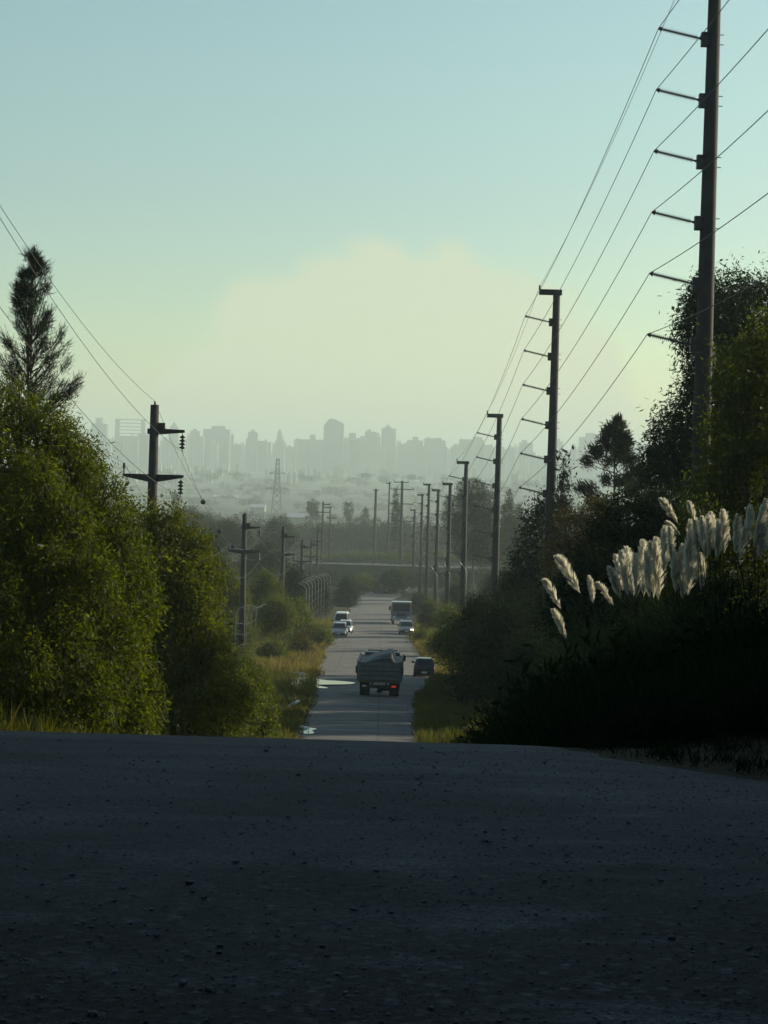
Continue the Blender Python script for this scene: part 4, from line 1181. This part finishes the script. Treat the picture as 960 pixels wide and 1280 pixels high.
# ------------------------------------------------------------------ vehicles
def wheel(root, x, y, r, w_, rim='steel', dual=False):
    mb = MB(); mb.tube([(-w_/2, 0, 0), (-w_/2 + .03, 0, 0), (w_/2 - .03, 0, 0), (w_/2, 0, 0)], [r - .04, r, r, r - .04], 20)
    o = mb.build('tyre', M['rubber'], root); o.location = (x, y, r)
    mb = MB(); sg = 1 if x > 0 else -1
    mb.tube([(sg * (w_/2 - .02), 0, 0), (sg * (w_/2 + .012), 0, 0), (sg * (w_/2 + .004), 0, 0)], [r * .58, r * .58, r * .2], 14)
    mb.build('rim', M[rim], o)
def loft(mb, secs):
    """closed body from sections: each (y, [(x, z) ... right half from bottom to top])"""
    n = None; vs, fs = [], []
    for y, half in secs:
        ring = [(x, y, z) for x, z in half] + [(-x, y, z) for x, z in reversed(half)]
        n = len(ring); vs += ring
    for i in range(len(secs) - 1):
        for k_ in range(n):
            fs.append((i*n + k_, i*n + (k_ + 1) % n, (i + 1)*n + (k_ + 1) % n, (i + 1)*n + k_))
    fs.append(tuple(range(n))); fs.append(tuple((len(secs) - 1)*n + k_ for k_ in reversed(range(n))))
    mb.add(vs, fs)
def car(name, label, cat, D, px, py, paint, L=3.9, Wd=1.64, Hh=1.42, rz=0.0, van=False, lit=False, group=None):
    p = P(px, py, D)
    root = thing(name, label, cat, (p.x, D, float(zr(D)) + .05), rz, group)
    hw = Wd / 2; b0, b1 = -L / 2, L / 2                      # front is +y
    belt_z = .92 if not van else 1.15
    def sec(y, top, s_=1.0, low=.24):
        return (y, [(hw * .86 * s_, low), (hw * s_, low + .16), (hw * s_, top * .62), (hw * .985 * s_, top * .85), (hw * .93 * s_, top)])
    mb = MB()
    if van: loft(mb, [sec(b0, belt_z, .94), sec(b0 + .12, belt_z + .02), sec(b1 - 1.0, belt_z), sec(b1 - .5, belt_z * .9, .99), sec(b1 - .06, .78, .93), sec(b1, .6, .88)])
    else: loft(mb, [sec(b0, belt_z * .9, .92), sec(b0 + .1, belt_z, .98), sec(b0 + .6, belt_z + .02), sec(.5, belt_z), sec(b1 - 1.0, belt_z - .05), sec(b1 - .25, .74, .97), sec(b1, .56, .88)])
    mb.build('body', M[paint], root, False, .02, 1)
    # cabin
    if van: yb0, yt0, yt1, yf0 = b0 + .02, b0 + .1, b1 - 1.35, b1 - .72
    else: yb0, yt0, yt1, yf0 = b0 + .12, b0 + .62, .25, .95
    tw = hw * .76
    bz = belt_z - .02
    ring = lambda y0, y1, z, w0: [(w0, y1, z), (w0, y0, z), (-w0, y0, z), (-w0, y1, z)]
    vs = ring(yb0, yf0, bz, hw * .93) + ring(yt0, yt1, Hh - .06, tw) + ring(yt0 + .12, yt1 - .15, Hh, tw * .86)
    fs = [(0, 1, 5, 4), (1, 2, 6, 5), (2, 3, 7, 6), (3, 0, 4, 7), (4, 5, 9, 8), (5, 6, 10, 9), (6, 7, 11, 10), (7, 4, 8, 11), (8, 9, 10, 11), (3, 2, 1, 0)]
    mb = MB(); mb.add(vs, fs); mb.build('roof', M[paint], root, False, .012, 1)
    # glass, 4 mm proud of the cabin faces
    def pane(nm, q, inset=(.1, .86, .1, .9)):
        a, b_, c, d = [Vector(x) for x in q]              # a,b bottom; d,c top
        nrm = (b_ - a).cross(d - a).normalized() * .006
        def at(s_, t): return (a.lerp(b_, s_)).lerp(d.lerp(c, s_), t) + nrm
        mb = MB(); u0, u1, v0, v1 = inset
        f0 = [at(u0, v0), at(u1, v0), at(u1 - .03, v1), at(u0 + .03, v1)]
        mb.add([x for x in f0] + [x - nrm * 2.5 for x in f0], [(0, 1, 2, 3), (7, 6, 5, 4), (0, 4, 5, 1), (1, 5, 6, 2), (2, 6, 7, 3), (3, 7, 4, 0)])
        return mb.build(nm, M['glass'], root)
    V = [Vector(x) for x in vs]
    pane('rear_window', (V[2], V[1], V[5], V[6]), (.08, .92, .14, .9))
    pane('windscreen', (V[0], V[3], V[7], V[4]), (.05, .95, .08, .94))
    for q in ((V[1], V[0], V[4], V[5]), (V[3], V[2], V[6], V[7])):
        pane('side_window', q, (.06, .47, .12, .9)); pane('side_window', q, (.52, .93, .12, .9))
    # bumpers, lamps, plates, mirrors
    mb = MB(); mb.box((0, b0 - .03, .42), (Wd * .92, .14, .2)); mb.build('rear_bumper', M['chassis'], root, False, .03)
    mb = MB(); mb.box((0, b1 + .0, .40), (Wd * .88, .14, .2)); mb.build('front_bumper', M['chassis'], root, False, .03)
    for sg in (-1, 1):
        mb = MB(); mb.box((sg * hw * .80, b0 - .004, belt_z * .78), (.16, .05, .24)); mb.build('tail_light', M['redlens'], root, False, .012)
        mb = MB(); mb.box((sg * hw * .66, b1 - .06, .62), (.30, .12, .14)); mb.build('headlight', M['headlit' if lit and sg < 0 else 'lamp'], root, False, .02)
        mb = MB(); mb.box((sg * (hw + .09), yf0 - .3, belt_z + .06), (.2, .1, .14)); mb.box((sg * (hw - .02), yf0 - .28, belt_z + .02), (.12, .05, .05)); mb.build('mirror', M['chassis'], root, False, .02)
        for y in (b0 + .68, b1 - .72): wheel(root, sg * (hw - .09), y, .29 if not van else .32, .18)
    mb = MB(); mb.box((0, b0 - .105, .46), (.4, .02, .13)); mb.build('number_plate', M['plate'], root)
    mb = MB(); mb.box((0, b1 + .075, .42), (.4, .02, .13)); mb.build('number_plate', M['plate'], root)
    return root
car('parked_hatchback', 'dark grey hatchback seen from behind, parked on the right road side', 'car', 155, 530.5, 848, 'darkpaint', 3.7, 1.62, 1.42, R(-2))
car('parked_car', 'pale silver car facing the camera, frontmost of the parked pair on the left', 'car', 222, 424, 796, 'silver', 4.1, 1.68, 1.45, R(178), group='vehicles parked on the left')
car('parked_van', 'white high-roofed van parked behind the pale silver car on the left', 'van', 236, 427, 780, 'whitepaint', 4.6, 1.8, 2.05, R(178), True, group='vehicles parked on the left')
car('parked_car', 'white car showing only a sliver beside the pale silver car', 'car', 229, 431, 796, 'whitepaint', 4.0, 1.64, 1.42, R(178), group='vehicles parked on the left')
car('oncoming_car', 'dark grey car with one lit headlamp in front of the approaching lorry', 'car', 232, 507.5, 796, 'greypaint', 4.0, 1.66, 1.42, R(181), lit=True)

def plank_panel(mb, x0, x1, z0, z1, n, y, th=.04):
    hgt = (z1 - z0) / n
    for i in range(n):
        mb.box(((x0 + x1) / 2, y, z0 + hgt * (i + .5)), (x1 - x0, th, hgt - .055))
def lorry(D, px, py):
    p = P(px, py, D)
    root = thing('loaded_lorry', 'old flatbed lorry with slatted sides and a tarpaulined load, driving away', 'lorry', (p.x, D, float(zr(D)) + .055), R(-1.5))
    Wd = 2.42; z0 = 1.12; zt_ = 2.2; yb_, yf = -2.9, 2.2
    mb = MB(); mb.box((0, (yb_ + yf) / 2, z0 - .06), (Wd, yf - yb_, .12)); mb.build('bed_floor', M['wood'], root)
    mb = MB(); plank_panel(mb, -Wd/2, Wd/2, z0 + .02, zt_, 4, yb_ - .03)
    for x in (-1.16, -.4, .4, 1.16): mb.box((x, yb_ - .07, (z0 + zt_) / 2), (.07, .05, zt_ - z0 + .1))
    mb.build('tailgate', M['greywood'], root)
    for sg in (-1, 1):
        mb = MB(); h = (zt_ - z0) / 4
        for i in range(4): mb.box((sg * (Wd/2 + .03), (yb_ + yf) / 2, z0 + h * (i + .5)), (.04, yf - yb_, h - .02))
        for y in np.linspace(yb_ + .05, yf - .05, 6): mb.box((sg * (Wd/2 + .07), y, (z0 + zt_) / 2), (.05, .08, zt_ - z0 + .16))
        mb.build('side_board', M['bluepaint'], root)
        mb = MB(); mb.box((sg * (Wd/2 + .12), yb_ + .3, 1.72), (.12, .3, .42)); mb.build('tool_box', M['chassis'], root, False, .02)
    mb = MB(); plank_panel(mb, -Wd/2, Wd/2, z0, 2.2, 4, yf + .03); mb.build('headboard', M['wood'], root)
    # tarpaulined load: lumpy ridge, high on the right
    mb = MB(); nx, ny = 15, 15; vs, fs = [], []
    rg = random.Random(4)
    for j in range(ny):
        for i in range(nx):
            a, b2 = i / (nx - 1), j / (ny - 1)
            x = (a - .5) * (Wd - .08); y = yb_ + .25 + b2 * (yf - yb_ - .32)
            prof = np.interp(a, [0, .14, .30, .52, .74, .80, .83, 1], [.0, .0, .22, .40, .54, .52, .04, .0])
            e = math.sin(min(1, min(b2, 1 - b2) * 5) * math.pi / 2)
            z = zt_ - .06 + prof * (.55 + .45 * e) + rg.uniform(-.012, .012)
            vs.append((x, y, z))
    for j in range(ny - 1):
        for i in range(nx - 1):
            fs.append((j*nx + i, j*nx + i + 1, (j + 1)*nx + i + 1, (j + 1)*nx + i))
    ring = [i for i in range(nx)] + [j*nx + nx - 1 for j in range(1, ny)] + [(ny - 1)*nx + i for i in range(nx - 2, -1, -1)] + [j*nx for j in range(ny - 2, 0, -1)]
    k0 = len(vs)
    for r_ in ring: vs.append((vs[r_][0], vs[r_][1], z0 + .01))
    for q in range(len(ring)):
        fs.append((ring[q], ring[(q + 1) % len(ring)], k0 + (q + 1) % len(ring), k0 + q))
    mb.add(vs, fs); mb.build('tarpaulin_load', M['tarp'], root)
    mb = MB()
    for sg in (-1, 1): mb.box((sg * .42, -.1, .88), (.1, 6.6, .22))
    mb.tube([(-1.0, -1.55, .5), (1.0, -1.55, .5)], .09, 8); mb.tube([(-.18, -1.55, .5), (.18, -1.55, .5)], .22, 10)
    mb.box((0, yb_ + .06, .78), (2.2, .1, .16)); mb.build('chassis', M['chassis'], root)
    for sg in (-1, 1):
        wheel(root, sg * .98, -1.55, .5, .24); wheel(root, sg * .70, -1.55, .5, .24); wheel(root, sg * .96, 3.1, .5, .26)
        mb = MB(); mb.box((sg * .86, -2.25, .6), (.56, .02, .72)); mb.build('mudflap', M['rubber'], root)
        mb = MB(); mb.box((sg * .85, yb_ - .03, .80), (.24, .06, .09)); mb.build('tail_light', M['taillit' if sg > 0 else 'lamp'], root, False, .01)
        mb = MB(); mb.tube([(sg * 1.05, 3.6, 1.9), (sg * 1.3, 3.65, 2.0)], .02, 5); mb.box((sg * 1.33, 3.65, 1.9), (.16, .06, .34)); mb.build('mirror', M['chassis'], root)
    mb = MB(); mb.box((-.3, yb_ - .04, .62), (.42, .02, .14)); mb.build('number_plate', M['plate'], root)
    mb = MB(); mb.prism([(2.45, .75), (2.45, 2.26), (2.6, 2.33), (3.7, 2.31), (4.0, 1.7), (4.75, 1.6), (4.9, 1.3), (4.9, .65)], -1.05, 1.05); mb.build('cab', M['cabpaint'], root, False, .05)
    mb = MB(); mb.box((0, 2.44, 2.0), (1.5, .03, .42)); mb.build('cab_rear_window', M['glass'], root)
    mb = MB(); mb.box((0, 3.86, 2.08), (1.8, .03, .6), Matrix.Rotation(R(22), 3, 'X')); mb.build('windscreen', M['glass'], root)
lorry(123, 475, 871)

def oncoming_lorry(D, px, py):
    p = P(px, py, D)
    root = thing('approaching_lorry', 'blue grey lorry with a pale roof visor facing the camera on the right lane', 'lorry', (p.x, D, float(zr(D)) + .05), R(181))
    mb = MB(); mb.prism([(1.2, .62), (1.2, 2.72), (1.35, 2.85), (2.75, 2.85), (3.02, 2.7), (3.12, 1.7), (3.16, .62)], -1.18, 1.18); mb.build('cab', M['bluepaint'], root, False, .05)
    mb = MB(); mb.prism([(2.7, 2.87), (2.7, 3.0), (3.45, 2.92), (3.45, 2.80)], -1.22, 1.22); mb.build('roof_visor', M['whitepaint'], root, False, .02)
    mb = MB(); mb.box((0, 3.09, 2.16), (2.14, .04, .92), Matrix.Rotation(R(5), 3, 'X')); mb.build('windscreen', M['glass'], root)
    for sg in (-1, 1):
        mb = MB(); mb.box((sg * 1.185, 2.2, 2.1), (.02, 1.0, .7)); mb.build('side_window', M['glass'], root)
        mb = MB(); mb.box((sg * .88, 3.17, .98), (.34, .06, .2)); mb.build('headlight', M['lamp'], root, False, .02)
        mb = MB(); mb.tube([(sg * 1.15, 3.0, 2.3), (sg * 1.45, 3.1, 2.35)], .025, 5); mb.box((sg * 1.5, 3.1, 2.05), (.2, .08, .5)); mb.build('mirror', M['chassis'], root)
        for y in (2.2, -2.4): wheel(root, sg * 1.0, y, .5, .28)
        mb = MB(); mb.box((sg * 1.2, -1.2, 1.7), (.05, 4.4, 1.0)); mb.build('side_board', M['bluepaint'], root)
    mb = MB(); mb.box((0, 3.2, .72), (2.3, .16, .3)); mb.build('front_bumper', M['silver'], root, False, .03)
    mb = MB()
    for i in range(4): mb.box((0, 3.165, 1.2 + i * .11), (1.2, .03, .06))
    mb.build('grille', M['chassis'], root)
    mb = MB(); mb.box((0, -1.2, 1.1), (2.4, 4.6, .2)); mb.box((0, 0, .8), (.9, 6, .25)); mb.build('chassis', M['chassis'], root)
    mb = MB(); mb.box((0, 3.29, .66), (.42, .02, .14)); mb.build('number_plate', M['plate'], root)
oncoming_lorry(262, 500.5, 783)

# ------------------------------------------------------------------ small things on and by the road
m, t, b, out = base_mat('puddle_water')
b.inputs['Base Color'].default_value = (.03, .032, .03, 1); b.inputs['Roughness'].default_value = .04; b.inputs['Specular IOR Level'].default_value = .6
M['water'] = m
def flat_blob(name, pts_px, D0, mat, lift=.02):
    """a flat shape on the road surface, from photo pixels at rough distances"""
    vs = []
    for px, D in pts_px:
        x = P(px, 860, D).x; vs.append((x, D, float(zr(D0)) + .06 + lift))
    for _ in range(3):
        vs = [q for i in range(len(vs)) for q in (tuple(.75 * a + .25 * b2 for a, b2 in zip(vs[i], vs[(i + 1) % len(vs)])), tuple(.25 * a + .75 * b2 for a, b2 in zip(vs[i], vs[(i + 1) % len(vs)])))]
    mb = MB(); mb.add(vs, [tuple(range(len(vs)))])
    return struct(name, mb, mat)
flat_blob('puddle', [(360, 132.5), (372, 131.6), (388, 131.4), (404, 131), (412, 131.4), (402, 132.4), (392, 133.2), (412, 133.6), (440, 134.2), (446, 135.4), (425, 136.2), (404, 136.4), (388, 138), (370, 138.2), (361, 136.5)], 134, M['water'], .05)
flat_blob('puddle', [(371, 88.4), (376, 87.2), (388, 86.8), (396, 87.4), (390, 88.2), (400, 88.8), (384, 89.3), (378, 90), (372, 89.7)], 88, M['water'], .05)
# crumpled white plastic sheet and pale pipe on the left verge
rg = random.Random(8)
def crumple(name, label, D, px, w_, dd, hgt, mat):
    p = P(px, 900, D); z = g1(p.x, D)
    mb = MB(); n = 9; vs, fs = [], []
    for j in range(n):
        for i in range(n):
            a, b2 = i / (n - 1) - .5, j / (n - 1) - .5
            e = max(0, 1 - (a*a + b2*b2) * 3.4)
            vs.append((a * w_ + rg.uniform(-.04, .04), b2 * dd + rg.uniform(-.05, .05), .07 + hgt * e * rg.uniform(.4, 1)))
    for j in range(n - 1):
        for i in range(n - 1): fs.append((j*n + i, j*n + i + 1, (j + 1)*n + i + 1, (j + 1)*n + i))
    mb.add(vs, fs)
    o = mb.build(name, mat); o.location = (p.x, D, z)
    return tag(o, label, 'litter')
crumple('plastic_sheet', 'crumpled white plastic sheet at the left road edge just past the crest', 89, 380, .75, .9, .22, M['plastic'])
crumple('plastic_sheet', 'long white plastic sheet lying on the left verge across from the lorry', 141, 372, 1.3, 2.2, .25, M['plastic'])
a, b_ = P(360, 886, 104), P(373, 880, 106)
za = g1(a.x, 104) + .12; zb = g1(b_.x, 106) + .35
mb = MB(); mb.tube([(0, 0, 0), ((b_.x - a.x) * .5, 1, (zb - za) * .5 + .04), (b_.x - a.x, 2, zb - za)], .09, 8)
o = mb.build('white_pipe', M['plastic'], None, True); o.location = (a.x, 104, za); tag(o, 'pale pipe lying slanted on the left verge', 'pipe')

# loose gravel on the crest
rng = np.random.default_rng(5)
def ico():
    bm = bmesh.new(); bmesh.ops.create_icosphere(bm, subdivisions=1, radius=1)
    v_ = np.array([x.co[:] for x in bm.verts]); f_ = np.array([[q.index for q in x.verts] for x in bm.faces]); bm.free(); return v_, f_
iv, jf = ico()
n = 9000
yq = 4.7 + 9 * rng.uniform(0, 1, n) ** 3.2
xq = rng.uniform(-1, 1, n) * .21 * yq
more = rng.uniform(0, 1, n) < .35
xq = np.where(more & (yq > 7), np.abs(xq), xq)
keep = (xq < XR(yq) + .5)
yq, xq = yq[keep], xq[keep]; n = len(yq)
sz = np.exp(rng.normal(math.log(.0034), .45, n)); sz = np.minimum(sz, .016)
ang = rng.uniform(0, 6.28, n); ca, sa = np.cos(ang), np.sin(ang)
st = iv[None] * rng.uniform(.7, 1.3, (n, len(iv), 1)) * sz[:, None, None] * np.stack([rng.uniform(.8, 1.4, n), rng.uniform(.8, 1.4, n), rng.uniform(.5, .85, n)], 1)[:, None, :]
rx = st[:, :, 0] * ca[:, None] - st[:, :, 1] * sa[:, None]; ry = st[:, :, 0] * sa[:, None] + st[:, :, 1] * ca[:, None]
st[:, :, 0], st[:, :, 1] = rx, ry
st += np.column_stack([xq, yq, zr(yq) + .006 + sz * .35])[:, None, :]
mb = MB(); mb.v = st.reshape(-1, 3).tolist(); mb.n = len(mb.v)
mb.f = (jf[None] + (np.arange(n) * len(iv))[:, None, None]).reshape(-1, 3).tolist()
tag(mb.build('gravel', M['stone']), 'loose dark gravel scattered over the asphalt in the foreground', 'gravel', None, 'stuff')
